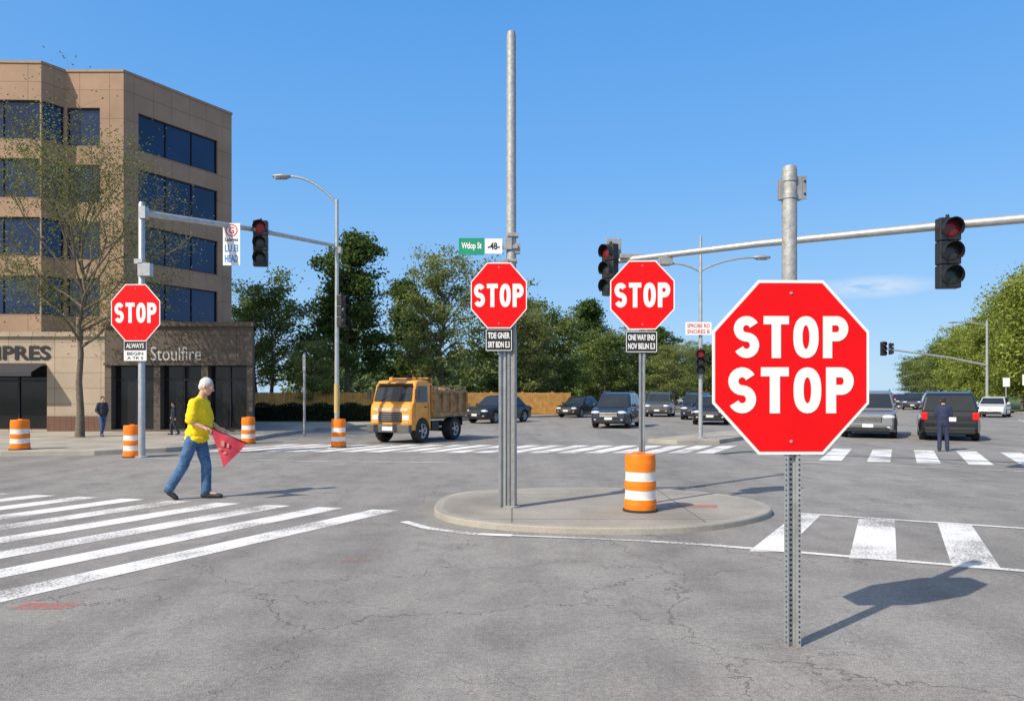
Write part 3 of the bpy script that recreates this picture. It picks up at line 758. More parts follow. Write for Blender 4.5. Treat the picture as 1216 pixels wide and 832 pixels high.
    m.box((x1,0,1.45),(.05,W,1.30)); m.box((x0,0,(z0+z1)/2-.03),(.05,W-.06,z1-z0-.06)); m.box((x1+.06,0,2.10),(.26,W*.95,.05))
    part(m,'dump_bed',s,TB,bevel=.008)
    m=M(); 
    rng=np.random.default_rng(3)
    for k in range(26): m.ell((rng.uniform(-1.45,.3),rng.uniform(-.6,.6),1.56+rng.uniform(-.1,.2)),(rng.uniform(.15,.35),rng.uniform(.15,.3),rng.uniform(.1,.22)),8,6)
    o=part(m,'soil_load',s,mat('soil_load',(.22,.15,.09),.95,0,.4,10,.8,20)); o['kind']='stuff'
truck()

# ------------------------------------------------------------ building
WALL=wallmat('brown_stone_panels',(.40,.262,.178)); WBE=wallmat('beige_stone',(.46,.37,.28),.9,.6); WDK=wallmat('dark_stone',(.13,.105,.085),1.1,.55); BRK=wallmat('red_brick',(.20,.11,.08),.22,.08,.008)
FRM=mat('dark_frame',(.02,.02,.03),.4,.3)
def facade(mw,A,B,z0,z1,ops,depth,parent,glass,mi=0,mull=1.1,name='window',transom=None,fw=.03):
    A=Vector(A);B=Vector(B);L=(B-A).length;t=(B-A)/L;n=Vector((t.y,-t.x))
    P=lambda s,z,d=0:(A.x+t.x*s-n.x*d,A.y+t.y*s-n.y*d,z)
    S=sorted(set([0,L]+[o[0] for o in ops]+[o[1] for o in ops])); Z=sorted(set([z0,z1]+[o[2] for o in ops]+[o[3] for o in ops]))
    for i in range(len(S)-1):
        for j in range(len(Z)-1):
            sc=(S[i]+S[i+1])/2; zc=(Z[j]+Z[j+1])/2
            if any(o[0]<sc<o[1] and o[2]<zc<o[3] for o in ops): continue
            mw.add([P(S[i],Z[j]),P(S[i+1],Z[j]),P(S[i+1],Z[j+1]),P(S[i],Z[j+1])],[(0,1,2,3)],mi)
    for a,b,c,d in ops:
        mw.add([P(a,c),P(b,c),P(b,d),P(a,d),P(a,c,depth),P(b,c,depth),P(b,d,depth),P(a,d,depth)],[(0,1,5,4),(1,2,6,5),(2,3,7,6),(3,0,4,7)],mi)
        g=M(); g.add([P(a,c,depth-.01),P(b,c,depth-.01),P(b,d,depth-.01),P(a,d,depth-.01)],[(0,1,2,3)])
        w=part(g,name,parent,glass,fixn=False)
        f=M(); k=max(1,round((b-a)/mull)); rz=Matrix.Rotation(math.atan2(t.y,t.x),3,'Z')
        for q in range(k+1):
            ss=a+.03+(b-a-.06)*q/k; c0=P(ss,(c+d)/2,depth-.04); f.box(c0,(fw,.05,d-c),0,rz)
        for zz in ([c+.03,d-.03]+([transom] if transom else [])):
            c0=P((a+b)/2,zz,depth-.035); f.box(c0,(b-a,.04,fw+.01),0,rz)
        part(f,'frame',w,FRM)
bld=thing('office_building','five storey brown stone office building with dark blue windows','building',(0,0,0))
pts=[(-28,30.9),(-19.35,31.15),(-18.85,32.0),(-16.4,32.0),(-13.65,36.9),(-17.5,42),(-28,42)]
Ht=15.15; rows=[(12.05,13.65),(9.65,11.25),(7.25,8.85),(4.85,6.45)]
mw=M()
segops=[[(1.0,8.60)],[(.04,.94)],[(.05,1.45)],[(.68,4.8)],[],[],[]]
for i in range(7):
    a=pts[i];b=pts[(i+1)%7]
    ops=[(s0,s1,z0,z1) for s0,s1 in segops[i] for z0,z1 in rows]
    facade(mw,a,b,3.9,Ht,ops,.14,bld,WGLASS,mull=1.5)
part(mw,'wall',bld,WALL,fixn=False)
m=M(); m.add([(x,y,Ht-.4) for x,y in pts],[tuple(range(7))]); part(m,'roof',bld,mat('roof_gravel',(.2,.19,.18),.9))
m=M()
for i in range(5):
    a=Vector(pts[i]);b=Vector(pts[(i+1)%7]); t=(b-a).normalized(); rz=Matrix.Rotation(math.atan2(t.y,t.x),3,'Z'); c=(a+b)/2+Vector((-t.y,t.x))*.12
    m.box((c.x,c.y,Ht+.05+.002*i),((b-a).length+.02,.32,.1),0,rz)
part(m,'parapet',bld,mat('coping_brown',(.34,.23,.16),.7))
Yp=29.5
mw=M(); facade(mw,(-28,Yp),(-15.8,Yp),.13,3.98,[(1.5,5.6,.2,2.7),(6.2,9.9,.2,2.7)],.3,bld,SGLASS,0,1.3,'shop_window',2.1,.05)
mw.box((-28+11,Yp-.04,.42),(2.1,.1,.6),1)
mw.box((-21.9,Yp-.05,3.9),(12.2,.12,.18),0)
part(mw,'podium_wall',bld,[WBE,BRK],fixn=False)
mw=M(); facade(mw,(-15.79,Yp-.12),(-10.06,Yp-.12),.13,4.32,[(.25,1.9,.2,2.7),(2.15,3.75,.2,2.7),(4.0,5.5,.2,2.7)],.4,bld,SGLASS,0,.8,'shop_window',2.15,.05)
facade(mw,(-10.06,Yp-.12),(-12.9,38),.13,4.32,[],.3,bld,SGLASS)
facade(mw,(-15.79,31),(-15.79,Yp-.12),.13,4.32,[],.3,bld,SGLASS)
mw.box((-12.925,Yp-.15,4.28),(5.85,.2,.16),0); mw.box((-12.925,Yp-.15,2.74),(5.75,.1,.10),0)
part(mw,'podium_wall',bld,WDK,fixn=False,label='dark stone shop front wall')
m=M(); m.add([(-15.79,Yp-.1,4.25),(-10.1,Yp-.1,4.25),(-12.9,38,4.25),(-16,38,4.25)],[(0,1,2,3)]); m.add([(-28,Yp+.02,3.95),(-15.8,Yp+.02,3.95),(-15.8,33,3.95),(-28,33,3.95)],[(0,1,2,3)]); part(m,'roof',bld,mat('roof_gravel',(.2,.19,.18)))
LSIL=mat('letters_silver',(.46,.45,.43),.5)
text_part('Stoulfire',1.95,.54,LSIL,bld,(-13.0,Yp-.20,3.14),name='shop_lettering',bold=0)
text_part('TIPRES',2.7,.56,BLACK,bld,(-19.3,Yp-.03,3.18),name='shop_lettering',bold=.03)
m=M(); m.add([(-22.4,Yp-.01,2.78),(-18.15,Yp-.01,2.78),(-18.15,Yp-.9,2.40),(-22.4,Yp-.9,2.40),(-22.4,Yp-.9,2.25),(-18.15,Yp-.9,2.25)],[(0,1,2,3),(3,2,5,4)]); part(m,'awning',bld,mat('awning_dark',(.035,.035,.04),.7))

# ------------------------------------------------------------ fence, hedge
def fence(A,B):
    A=Vector(A);B=Vector(B);L=(B-A).length;t=(B-A)/L
    s=thing('wooden_fence','long orange brown wooden plank fence','fence',(A.x,A.y,.13),math.atan2(t.y,t.x))
    m=M(); x=0; rng=random.Random(4)
    while x<L: m.box((x+.075,0,.78+rng.uniform(-.015,.015)),(.138,.022,1.5)); x+=.15
    part(m,'planks',s,WOODF)
    m=M(); x=0
    while x<=L: m.box((x,.07,.8),(.1,.1,1.6)); x+=2.4
    m.box((L/2,.04,.4),(L,.04,.08)); m.box((L/2,.04,1.2),(L,.04,.08)); part(m,'posts',s,WOODF)
fence((-15.5,43.8),(-8.0,45.2)); fence((-5.6,49.0),(4.2,54.2))

def leafarr(c,size,rng,up=.35):
    n=len(c); nrm=rng.normal(size=(n,3)); nrm[:,2]=np.abs(nrm[:,2])+up; nrm/=np.linalg.norm(nrm,axis=1)[:,None]
    r=rng.normal(size=(n,3)); a=np.cross(nrm,r); a/=np.linalg.norm(a,axis=1)[:,None]; b=np.cross(nrm,a)
    s=size*rng.uniform(.6,1.3,size=(n,1)); 
    v=np.empty((n,4,3)); v[:,0]=c-a*s; v[:,1]=c-b*s*.55; v[:,2]=c+a*s; v[:,3]=c+b*s*.55
    return v.reshape(-1,3)
def leafobj(name,centers,size,rng,mat_,parent=None,up=.35):
    v=leafarr(np.asarray(centers),size,rng,up); n=len(v)//4
    me=bpy.data.meshes.new(name); me.vertices.add(n*4); me.vertices.foreach_set('co',v.ravel())
    me.loops.add(n*4); me.loops.foreach_set('vertex_index',np.arange(n*4)); me.polygons.add(n)
    me.polygons.foreach_set('loop_start',np.arange(0,n*4,4)); 
    me.update(calc_edges=True); me.materials.append(mat_)
    o=bpy.data.objects.new(name,me); COL.objects.link(o)
    if parent is not None: o.parent=parent
    return o
LDARK=leafmat('leaves_dark',(.030,.068,.016),(.15,.21,.05)); LMID=leafmat('leaves_mid',(.075,.12,.028),(.25,.30,.085)); LLITE=leafmat('leaves_light',(.13,.17,.045),(.34,.37,.13)); LOLIVE=leafmat('leaves_olive',(.09,.115,.03),(.27,.28,.09)); LHEDGE=leafmat('leaves_hedge',(.01,.022,.008),(.05,.08,.02)); LFAR=leafmat('leaves_far',(.09,.14,.055),(.24,.30,.12)); LYEL=leafmat('leaves_yellow_green',(.16,.21,.03),(.40,.45,.10))
def tree(label,loc,H,Rr,seed,style,leafm,tr=.16,base=.3,nl=24,sub=6,lpc=60,leaf=.13,cr=.55,group=None):
    rng=np.random.default_rng(seed); s=thing('tree',label,'tree',(loc[0],loc[1],.1),0,group)
    m=M(); path=[]; wob=rng.normal(size=(9,2))*.018*H
    top=.93 if style=='pine' else .78
    for i in range(9):
        t=i/8; path.append(Vector((wob[i,0]*t*1.2,wob[i,1]*t*1.2,H*top*t)))
    m.tube(path,[tr*(1.25 if i==0 else 1)*(1-.85*(i/8)) for i in range(9)],9)
    clumps=[]
    def at(z):
        f=min(7.999,max(0,z/(H*top)*8)); i=int(f); return path[i].lerp(path[i+1],f-i)
    for i in range(nl):
        h=(i+rng.uniform(0,1))/nl
        if style=='pine': z=H*(base+(.92-base)*h); env=(1-h)**.55*.85+.15; env*=rng.uniform(.6,1.15); el=rng.uniform(-.05,.45)
        elif style=='sparse': z=H*(base+(.74-base)*h); env=(.55+.45*math.sin(math.pi*min(1,h*.9+.15)))*rng.uniform(.7,1.1); el=.35+.8*h+rng.uniform(-.2,.2)
        else: z=H*(base+(.74-base)*h); env=(.6+.4*math.sin(math.pi*(h*.8+.15)))*rng.uniform(.65,1.1); el=.15+1.0*h+rng.uniform(-.15,.15)
        an=i*2.399+rng.uniform(-.4,.4); L=Rr*env/max(.62,math.cos(min(el,1.1)))*.9
        if style!='pine': L=min(L,(H-z)/max(.2,math.sin(el)) if el>.2 else L)
        d=Vector((math.cos(an)*math.cos(el),math.sin(an)*math.cos(el),math.sin(el)))
        p=at(z); pl=[p]
        for k in range(1,5):
            jit=Vector(rng.normal(size=3)*.06*L); up=Vector((0,0,.05*L*k/4 if style!='pine' else -.02*L))
            pl.append(p+d*L*k/4+jit*(k/4)+up)
        r0=tr*.42*(1-.5*h); m.tube(pl,[r0*(1-.8*k/4) for k in range(5)],6,cap=False)
        for k in range(sub):
            t=.3+.7*(k+rng.uniform(0,.9))/sub; f=min(3.999,t*4); q=pl[int(f)].lerp(pl[int(f)+1],f-int(f))
            d2=(d+Vector(rng.normal(size=3)*.75)).normalized(); 
            if style!='pine' and d2.z<-.1: d2.z*=-.5
            L2=L*.32*rng.uniform(.5,1.2); e=q+d2*L2
            m.tube([q,q.lerp(e,.5)+Vector(rng.normal(size=3)*.04*L2),e],[r0*.3,r0*.2,r0*.06],5,cap=False)
            clumps.append((e,1)); 
            if rng.uniform()<.7: clumps.append((q.lerp(e,.5),.8))
            if style=='sparse':
                for _ in range(5):
                    e2=q.lerp(e,rng.uniform(.3,1))+Vector(rng.normal(size=3)*.38); m.tube([q.lerp(e,.4),e2],[r0*.14,r0*.05],3,cap=False); clumps.append((e2,.6))
    part(m,'trunk',s,BARK,fixn=False)
    cs=[]
    for c,w in clumps:
        n=int(lpc*w*rng.uniform(.3,1.5)); rr=cr*rng.uniform(.6,1.25); cs.append(np.array(c)+rng.normal(size=(n,3))*np.array([rr,rr,rr*.6])*.6)
    leafobj('crown',np.vstack(cs),leaf,rng,leafm,s)
    return s
tree('slender street tree with sparse olive spring leaves by the building',(-14.6,25.6),9.7,3.9,11,'sparse',LOLIVE,.13,.30,26,7,30,.042,.62)
T1=tree('tall dark green tree behind the fence',(-10.4,48),12.4,3.0,21,'pine',LDARK,.22,.24,34,6,66,.13,.6)
T2=tree('broad light green tree behind the fence',(-5.0,53),11.5,3.3,22,'round',LLITE,.2,.20,28,6,64,.11,.66)
T3=tree('mid green leafy tree behind the fence',(-14.9,47),8.7,2.6,23,'round',LMID,.15,.25,22,6,50,.10,.55)
T4=tree('rounded green tree behind the fence',(-.3,60),9.4,3.2,24,'round',LMID,.2,.18,26,6,64,.13,.66)
T5=tree('yellow green leafy tree beside the far road',(41.6,60.5),11.6,3.2,26,'round',LYEL,.2,.10,36,7,84,.13,.85)
g='trees behind the fence'
for o in(T1,T2,T3,T4): o['group']=g
copy_thing(T1,(-7.6,56,.1),2.0,(.85,.85,.85),'dark green tree behind the fence')
copy_thing(T4,(3.4,62,.1),1.2,(.95,.95,.85)); copy_thing(T3,(-12.6,55,.1),2.2,(1,1,.95))
copy_thing(T1,(7.8,76,.1),4.0,(1.05,1.05,.92)); copy_thing(T4,(12.4,81,.1),3.0,(1,1,.82)); copy_thing(T2,(14.0,66,.1),1.0,(.75,.75,.52),'small light green tree beside the road')
copy_thing(T1,(17.8,90,.1),2.7,(1.1,1.1,.80)); copy_thing(T2,(1.2,57,.1),5,(.8,.8,.70)); copy_thing(T4,(8.5,70,.1),.3,(.9,.9,.74)); copy_thing(T3,(-17,50,.1),1.3,(1,1,.95)); copy_thing(T4,(19.5,77,.1),4.4,(.9,.9,.66))
copy_thing(T4,(26,100,.1),4.4,(1.1,1.1,.8)); copy_thing(T3,(33,118,.1),3.4,(1.3,1.3,.9)); copy_thing(T4,(45,150,.1),3.4,(1.3,1.3,.8)); copy_thing(T2,(60,185,.1),.4,(1.3,1.3,.7))
copy_thing(T4,(23,84,.1),2.4,(.9,.9,.58)); copy_thing(T2,(-11.7,44.9,.1),2.4,(.55,.55,.42))
g='trees lining the far road'; T5['group']=g
for i,(x,y,sx,sz,T) in enumerate([(46.2,68.5,1.0,1.0,T5),(47.8,75,.85,.80,T5),(53.5,86,1.0,.82,T5),(59.5,98,1.1,.86,T5),(66.5,112,1.15,.88,T5),(78,138,1.3,.92,T2),(94,172,1.4,1.05,T4),(112,208,1.5,1.15,T4),(84,150,1.4,1.1,T3),(72,125,1.2,1.1,T4),(130,245,1.7,1.3,T4)]):
    copy_thing(T,(x,y,.1),i*1.3,(sx,sx,sz),'leafy green tree lining the far road',g)
rng=np.random.default_rng(77)
s=thing('hedge','low dark green clipped hedge before the fence','hedge',(-10.6,40.6,.13))
n=9000; c=np.stack([rng.uniform(-3.3,3.6,n),rng.uniform(-.55,.55,n),rng.uniform(.03,.9,n)],1); c[:,2]*=1+.1*np.sin(c[:,0]*4); leafobj('foliage',c,.07,rng,LHEDGE,s)
m=M(); m.box((.15,0,.38),(6.7,.8,.74)); part(m,'branches',s,mat('hedge_core',(.01,.014,.006),.95))
cs=[]
for k in range(380):
    x=rng.uniform(-24,24); y=78+rng.uniform(0,14)+max(0,x)*.9; h=rng.uniform(1,5.0)
    cs.append(np.array([x,y,h])+rng.normal(size=(60,3))*np.array([.9,.9,.7]))
for k in range(800):
    t=rng.uniform(0,1)**.7; dd=120+t*700; side=rng.choice([-1,1]); base=Vector((9,31))+U*dd+V*(side*rng.uniform(16,50)+(8 if side>0 else -14)); hh=rng.uniform(1,5+dd*.009)
    cs.append(np.array([base.x,base.y,hh])+rng.normal(size=(36,3))*np.array([2.2,2.2,1.2])*(1+dd/900))
wd=leafobj('woodland',np.vstack(cs),.38,rng,LFAR); wd['kind']='stuff'; wd['label']='distant band of green trees'; wd['category']='trees'

# ------------------------------------------------------------ people
def remeshed(m,name,parent,mat_,vox,it=3,fold=0):
    me=m.mesh('tmp',[mat_]); o=bpy.data.objects.new('tmp',me); COL.objects.link(o)
    r=o.modifiers.new('r','REMESH'); r.mode='VOXEL'; r.voxel_size=vox; r.use_smooth_shade=True
    sm=o.modifiers.new('s','SMOOTH'); sm.iterations=it; sm.factor=.5
    bpy.context.view_layer.update(); dg=bpy.context.evaluated_depsgraph_get()
    me2=bpy.data.meshes.new_from_object(o.evaluated_get(dg)); bpy.data.objects.remove(o)
    me2.name=name; me2.materials.clear(); me2.materials.append(mat_)
    if fold:
        co=[(v.co.copy(),v.normal.copy()) for v in me2.vertices]
        for v,(c,nn) in zip(me2.vertices,co):
            q=Vector((c.x*7,c.y*7,c.z*11+c.x*6)); a=mnoise.noise(q)+.5*mnoise.noise(q*2.3)
            v.co=c+nn*((1-abs(a)*2.2)*fold)
        me2.update()
    return part(me2,name,parent,[])
def hand(m,w,d,nrm,k=1,curl=.9):
    w=Vector(w);d=Vector(d).normalized();n=Vector(nrm); n=(n-d*n.dot(d)).normalized(); s=d.cross(n)
    m.cap(w,w+d*.075*k,.026*k,.030*k)
    for j in(-1,0,1): m.cap(w+d*.02*k+s*.018*k*j,w+d*.085*k+s*.024*k*j,.018*k,.015*k)
    for j,l in((-1.5,.060),(-.5,.072),(.5,.068),(1.5,.054)):
        b=w+d*.088*k+s*.0195*k*j; p=b+(d*.8+n*.35*curl)*l*.55*k; q=p+(d*.25+n*.9*curl)*l*.5*k; t=q+(n*.6-d*.5)*l*.3*k
        m.cap(b,p,.0095*k,.009*k); m.cap(p,q,.009*k,.0082*k); m.cap(q,t,.0082*k,.0075*k)
    b=w+d*.025*k-s*.03*k; p=b+(d*.6-s*.6+n*.3)*.04*k; q=p+(d*.7+n*.6)*.03*k
    m.cap(b,p,.012*k,.0105*k); m.cap(p,q,.0105*k,.009*k)
def person(label,loc,rotz,J,cols,vox=.008,scale=1,hair=None,hat=None,holdn=(0,0,-1),fat=1.0,fold=0):
    s=thing('person',label,'person',loc,rotz,scale=scale)
    V3=Vector; j={k:V3(v) for k,v in J.items() if isinstance(v,tuple) and len(v)==3}
    b=M()
    hd=j['head']; rot=Matrix.Rotation(J['pitch'][0],3,'Y')
    H=lambda x,y,z: hd+rot@V3((x,y,z))
    b.ell(H(-.012,0,.03),(.098,.077,.095),20,14,0,rot); b.ell(H(.022,0,-.035),(.07,.058,.085),18,12,0,rot); b.ell(H(.06,0,-.088),(.028,.03,.024),12,8,0,rot)
    b.cap(H(.088,0,.018),H(.112,0,-.018),.010,.014); b.ell(H(.10,0,-.02),(.016,.019,.011)); b.cap(H(.078,-.03,.03),H(.078,.03,.03),.014,.014)
    b.cap(H(.086,-.018,-.052),H(.086,.018,-.052),.009,.009)
    for sg in(-1,1): b.ell(H(-.005,.082*sg,.0),(.022,.012,.034),10,8,0,rot)
    b.cap(j['neck'],H(-.02,0,-.05),.062,.055)
    b.ell((j['neck']+j['chest'])/2,(.10,.17,.08)); b.ell(j['chest'],(.125,.175,.19)); b.ell((j['chest']+j['hip'])/2,(.125,.155,.17)); b.ell(j['hip'],(.125,.165,.12))
    for sd in('r','l'):
        b.cap(j['sh'+sd],j['el'+sd],.054,.042); b.cap(j['el'+sd],j['wr'+sd],.042,.028)
        b.cap(j['hp'+sd],j['kn'+sd],.080,.052); b.cap(j['kn'+sd],j['an'+sd],.050,.036); b.cap(j['an'+sd],j['to'+sd],.035,.028)
        hand(b,j['wr'+sd],j['hd'+sd],holdn,1.0)
    remeshed(b,'body',s,SKIN,vox,2)
    c=M(); c.ell((j['neck']*.35+j['chest']*.65),(.13,.195,.12)); c.ell(j['chest'],(.152*fat,.20,.20)); c.ell(j['belly'],(.165*fat,.185*fat,.20)); c.ell(j['hip']+V3((.01,0,.06)),(.158*fat,.19,.13)); c.cap(j['neck']+V3((-.01,0,-.04)),j['neck']+V3((-.01,0,-.01)),.075,.066)
    c.ell(j['hip']+V3((.005,0,-.03)),(.165*fat,.197,.08))
    for sd in('r','l'):
        q=j['sh'+sd].lerp(j['el'+sd],J.get('sleeve',(.82,))[0]); c.cap(j['sh'+sd],q,.074,.080); c.cap(j['sh'+sd],j['neck']+(j['chest']-j['neck'])*.25,.072,.078)
        if J.get('long'): c.cap(j['el'+sd],j['wr'+sd],.055,.04); c.cap(q,j['el'+sd],.064,.055)
        c.cap(j['sh'+sd]+V3((0,.03 if sd=='r' else -.03,-.05)),j['belly']+V3((0,-.08 if sd=='r' else .08,0)),.078,.095)
    remeshed(c,'shirt',s,cols[0],vox*1.3,6,fold)
    t=M(); t.ell(j['hip']+V3((0,0,-.02)),(.142*fat,.175,.11))
    for sd in('r','l'):
        t.cap(j['hp'+sd],j['kn'+sd],.100,.074); a=j['kn'+sd].lerp(j['an'+sd],.98); t.cap(j['kn'+sd],a,.074,.070)
        t.ell(j['hip'].lerp(j['hp'+sd],.6)+V3((-.02,0,-.03)),(.118,.10,.12))
    remeshed(t,'trousers',s,cols[1],vox*1.3,5,fold*.7)
    for sd in('r','l'):
        f=M(); a=j['an'+sd];to=j['to'+sd]; he=a+j['heel'+sd]
        f.cap(he,to,.044,.040); f.cap(a,he.lerp(to,.35),.052,.05); f.cap(he.lerp(to,.4),to+(to-he).normalized()*.02,.048,.036)
        remeshed(f,'shoe',s,cols[2],.009,3)
    e=M()
    for sg in(-1,1): e.ell(H(.084,.031*sg,.008),(.011,.014,.007),10,8,0,rot); e.ell(H(.094,.031*sg,.008),(.004,.006,.006),8,6,1,rot)
    part(e,'eyes',s,[WHITE,BLACK])
    if hair:
        q=M(); q.ell(H(-.026,0,.042),(.098,.086,.096),18,12,0,rot); q.ell(H(-.055,0,-.01),(.066,.080,.075),16,10,0,rot); remeshed(q,'hair',s,hair[0],.008,1,.003)
    if hat:
        q=M(); q.ell(H(-.01,0,.075),(.115,.10,.06),16,10,0,rot); q.ell(H(.08,0,.06),(.06,.07,.012),14,6,0,rot); part(q,'cap',s,hat)
    return s
SHY=mat('shirt_yellow',(.92,.63,.02),.85,0,.10,9,.5,30,spec=.2); JEAN=mat('jeans_blue',(.075,.15,.28),.9,0,.4,5,.6,40,spec=.2); SHOE=mat('shoe_black',(.02,.02,.025),.6); GREYH=mat('hair_grey',(.62,.60,.57),.9,0,.25,40,.8,60)
DKC=mat('cloth_dark',(.03,.035,.05),.85,0,.2,9,.3,25); NAVY=mat('cloth_navy',(.02,.03,.07),.85,0,.2,9,.3,25); HAIRD=mat('hair_dark',(.02,.015,.01),.8); BLS=mat('cloth_blue',(.05,.10,.2),.85)
J=dict(head=(.17,0,1.70),pitch=(R(20),0,0),neck=(.09,0,1.53),chest=(.05,0,1.34),belly=(.07,0,1.12),hip=(.01,0,.95),
 shr=(.05,-.19,1.45),elr=(.03,-.26,1.18),wrr=(.23,-.24,1.09),hdr=(1,.1,-.25),shl=(.06,.19,1.45),ell=(.10,.25,1.18),wrl=(.30,.14,1.06),hdl=(1,-.2,-.2),
 hpr=(-.01,-.10,.90),knr=(-.15,-.10,.50),anr=(-.36,-.09,.17),tor=(-.27,-.09,.04),heelr=(-.035,0,-.02),
 hpl=(.02,.10,.90),knl=(.12,.10,.50),anl=(.12,.10,.10),tol=(.32,.10,.035),heell=(-.045,0,-.055),sleeve=(.86,))
MX,MY=-4.80,11.5
person('man in yellow shirt and blue jeans walking, holding a red flag',(MX,MY,0),0,J,[SHY,JEAN,SHOE],.0075,1.0,hair=(GREYH,False),fat=1.03,fold=.009)
FLG=mat('flag_red',(.44,.03,.055),.75,0,.2,8)
m=M(); a=Vector((.30,1.10));b=Vector((.86,.86));c=Vector((.53,.50)); n=10; idx={}
vs=[];fs=[]
for i in range(n+1):
    for k in range(n+1-i):
        u,v=i/n,k/n; p=a*(1-u-v)+b*u+c*v; idx[(i,k)]=len(vs); vs.append((p.x,-.25+.03*math.sin(u*9+v*4)*(u+v),p.y))
for i in range(n):
    for k in range(n-i):
        fs.append((idx[i,k],idx[i+1,k],idx[i,k+1]))
        if k<n-i-1: fs.append((idx[i+1,k],idx[i+1,k+1],idx[i,k+1]))
m.add(vs,fs,0,True)
fl=thing('warning_flag','red triangular pennant flag held in the hand','flag',(MX,MY,0))
part(m,'cloth',fl,FLG,fixn=False)
m=M(); m.tube([(.24,-.255,1.13),(.55,-.262,1.0),(.88,-.25,.86)],.007,8); part(m,'staff',fl,BLACK)
m=M()
for (x,z,w,h) in [(.52,.86,.05,.08),(.60,.83,.03,.06),(.47,.78,.05,.03),(.55,.72,.05,.025)]: m.box((x,-.287,z),(w,.004,h))
part(m,'printed_mark',fl,mat('flag_print',(.45,.20,.17),.7))
def stand():
    return dict(head=(.03,0,1.63),pitch=(R(5),0,0),neck=(0,0,1.48),chest=(0,0,1.30),belly=(.0,0,1.12),hip=(0,0,.95),
 shr=(0,-.18,1.42),elr=(-.03,-.24,1.14),wrr=(.05,-.24,.90),hdr=(.1,0,-1),shl=(0,.18,1.42),ell=(-.03,.24,1.14),wrl=(.05,.24,.90),hdl=(.1,0,-1),
 hpr=(0,-.1,.90),knr=(.03,-.11,.49),anr=(-.02,-.12,.09),tor=(.14,-.13,.035),heelr=(-.04,0,-.05),hpl=(0,.1,.90),knl=(-.02,.11,.49),anl=(-.12,.12,.09),tol=(.04,.13,.035),heell=(-.04,0,-.05),sleeve=(1.,),long=1)
J3=stand(); J3.update(knr=(.16,-.10,.50),anr=(.12,-.10,.09),tor=(.28,-.10,.035),knl=(-.05,.10,.50),anl=(-.26,.10,.14),tol=(-.13,.10,.04),wrr=(.16,-.24,.98),elr=(-.02,-.26,1.14),wrl=(-.10,.25,.92))
person('person in dark jacket and jeans walking by the tree',(-14.0,25.9,.13),R(-35),J3,[DKC,BLS,SHOE],.013,(.72,.72,.78),hair=(HAIRD,True),holdn=(0,1,0))
person('person in dark clothes walking past the shop front',(-12.05,27.0,.13),R(200),J3,[DKC,DKC,SHOE],.014,(.62,.62,.66),hair=(HAIRD,True),holdn=(0,1,0))
J2=stand(); J2['elr']=(.05,-.23,1.18); J2['wrr']=(.16,-.12,1.12); J2['ell']=(.05,.23,1.18); J2['wrl']=(.16,.12,1.12); J2['hdr']=(1,1,0);J2['hdl']=(1,-1,0)
person('officer in navy uniform standing in the road',(11.95,21.0,0),R(60),J2,[NAVY,NAVY,SHOE],.011,(.78,.78,.86),hair=(HAIRD,True),hat=NAVY)

# ------------------------------------------------------------ light, sky, camera
sd=Vector((-1.54,-1.38)); el=R(40.5); az=math.atan2(sd.x,sd.y)
d=Vector((sd.normalized().x*math.cos(el),sd.normalized().y*math.cos(el),math.sin(el)))
L=bpy.data.lights.new('sun','SUN'); L.energy=5.0; L.angle=R(.5); L.color=(1,.92,.79)
lo=bpy.data.objects.new('sun',L); COL.objects.link(lo); lo.rotation_euler=(-d).to_track_quat('-Z','Y').to_euler()
w=bpy.data.worlds.new('World'); scene.world=w; w.use_nodes=True; nt=w.node_tree
bg=nt.nodes['Background']; sky=N(nt,'ShaderNodeTexSky'); sky.sky_type='NISHITA'; sky.sun_disc=False
sky.sun_elevation=el; sky.sun_rotation=az%(2*math.pi); sky.altitude=0; sky.air_density=1.0; sky.dust_density=.3; sky.ozone_density=1.5
tc=N(nt,'ShaderNodeTexCoord'); ST=.15
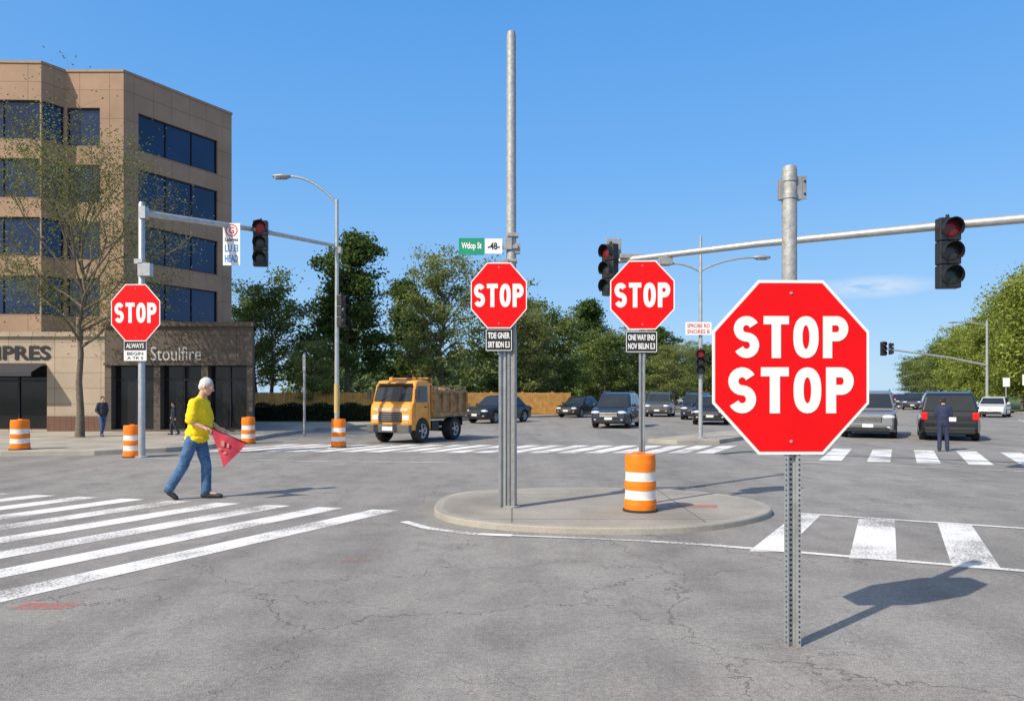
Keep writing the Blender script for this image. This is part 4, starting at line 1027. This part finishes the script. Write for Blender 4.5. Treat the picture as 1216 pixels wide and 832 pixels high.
sp=N(nt,'ShaderNodeSeparateXYZ'); nt.links.new(tc.outputs['Generated'],sp.inputs[0])
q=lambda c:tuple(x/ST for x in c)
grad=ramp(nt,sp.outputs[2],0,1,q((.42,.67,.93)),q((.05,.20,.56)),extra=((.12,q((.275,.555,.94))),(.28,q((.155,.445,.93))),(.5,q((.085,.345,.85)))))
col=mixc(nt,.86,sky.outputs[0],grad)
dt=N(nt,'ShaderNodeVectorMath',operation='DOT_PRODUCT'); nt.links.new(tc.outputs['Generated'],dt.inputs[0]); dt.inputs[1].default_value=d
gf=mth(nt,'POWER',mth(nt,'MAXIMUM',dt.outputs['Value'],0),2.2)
col=mixc(nt,gf,col,q((.95,.93,.88)))  # pale glow added to the sky around the sun as warm shadow fill
vm=N(nt,'ShaderNodeVectorMath',operation='SUBTRACT'); nt.links.new(tc.outputs['Generated'],vm.inputs[0])
cd=Vector((425,900,126)).normalized(); vm.inputs[1].default_value=cd
vs_=N(nt,'ShaderNodeVectorMath',operation='MULTIPLY'); nt.links.new(vm.outputs[0],vs_.inputs[0]); vs_.inputs[1].default_value=(1/.075,1/.12,1/.015)
ln=N(nt,'ShaderNodeVectorMath',operation='LENGTH'); nt.links.new(vs_.outputs[0],ln.inputs[0])
msk=ramp(nt,ln.outputs['Value'],.1,1,(1,1,1),(0,0,0))
mp=N(nt,'ShaderNodeMapping'); nt.links.new(tc.outputs['Generated'],mp.inputs[0]); mp.inputs['Scale'].default_value=(1,1,4)
cn=noise(nt,18,5,.6,vec=mp.outputs[0]); ck=mth(nt,'MULTIPLY',msk,ramp(nt,cn.outputs[0],.32,.55))
col=mixc(nt,mth(nt,'MULTIPLY',ck,.75),col,q((.80,.86,.94)))
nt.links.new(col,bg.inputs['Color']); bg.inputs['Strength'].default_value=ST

cam=bpy.data.cameras.new('camera'); co=bpy.data.objects.new('camera',cam); COL.objects.link(co)
co.location=(0,0,1.6); co.rotation_euler=(R(90),0,0); cam.sensor_width=36; cam.lens=36*900/1216; cam.shift_y=51/1216; cam.clip_end=6000; cam.clip_start=.05
scene.camera=co
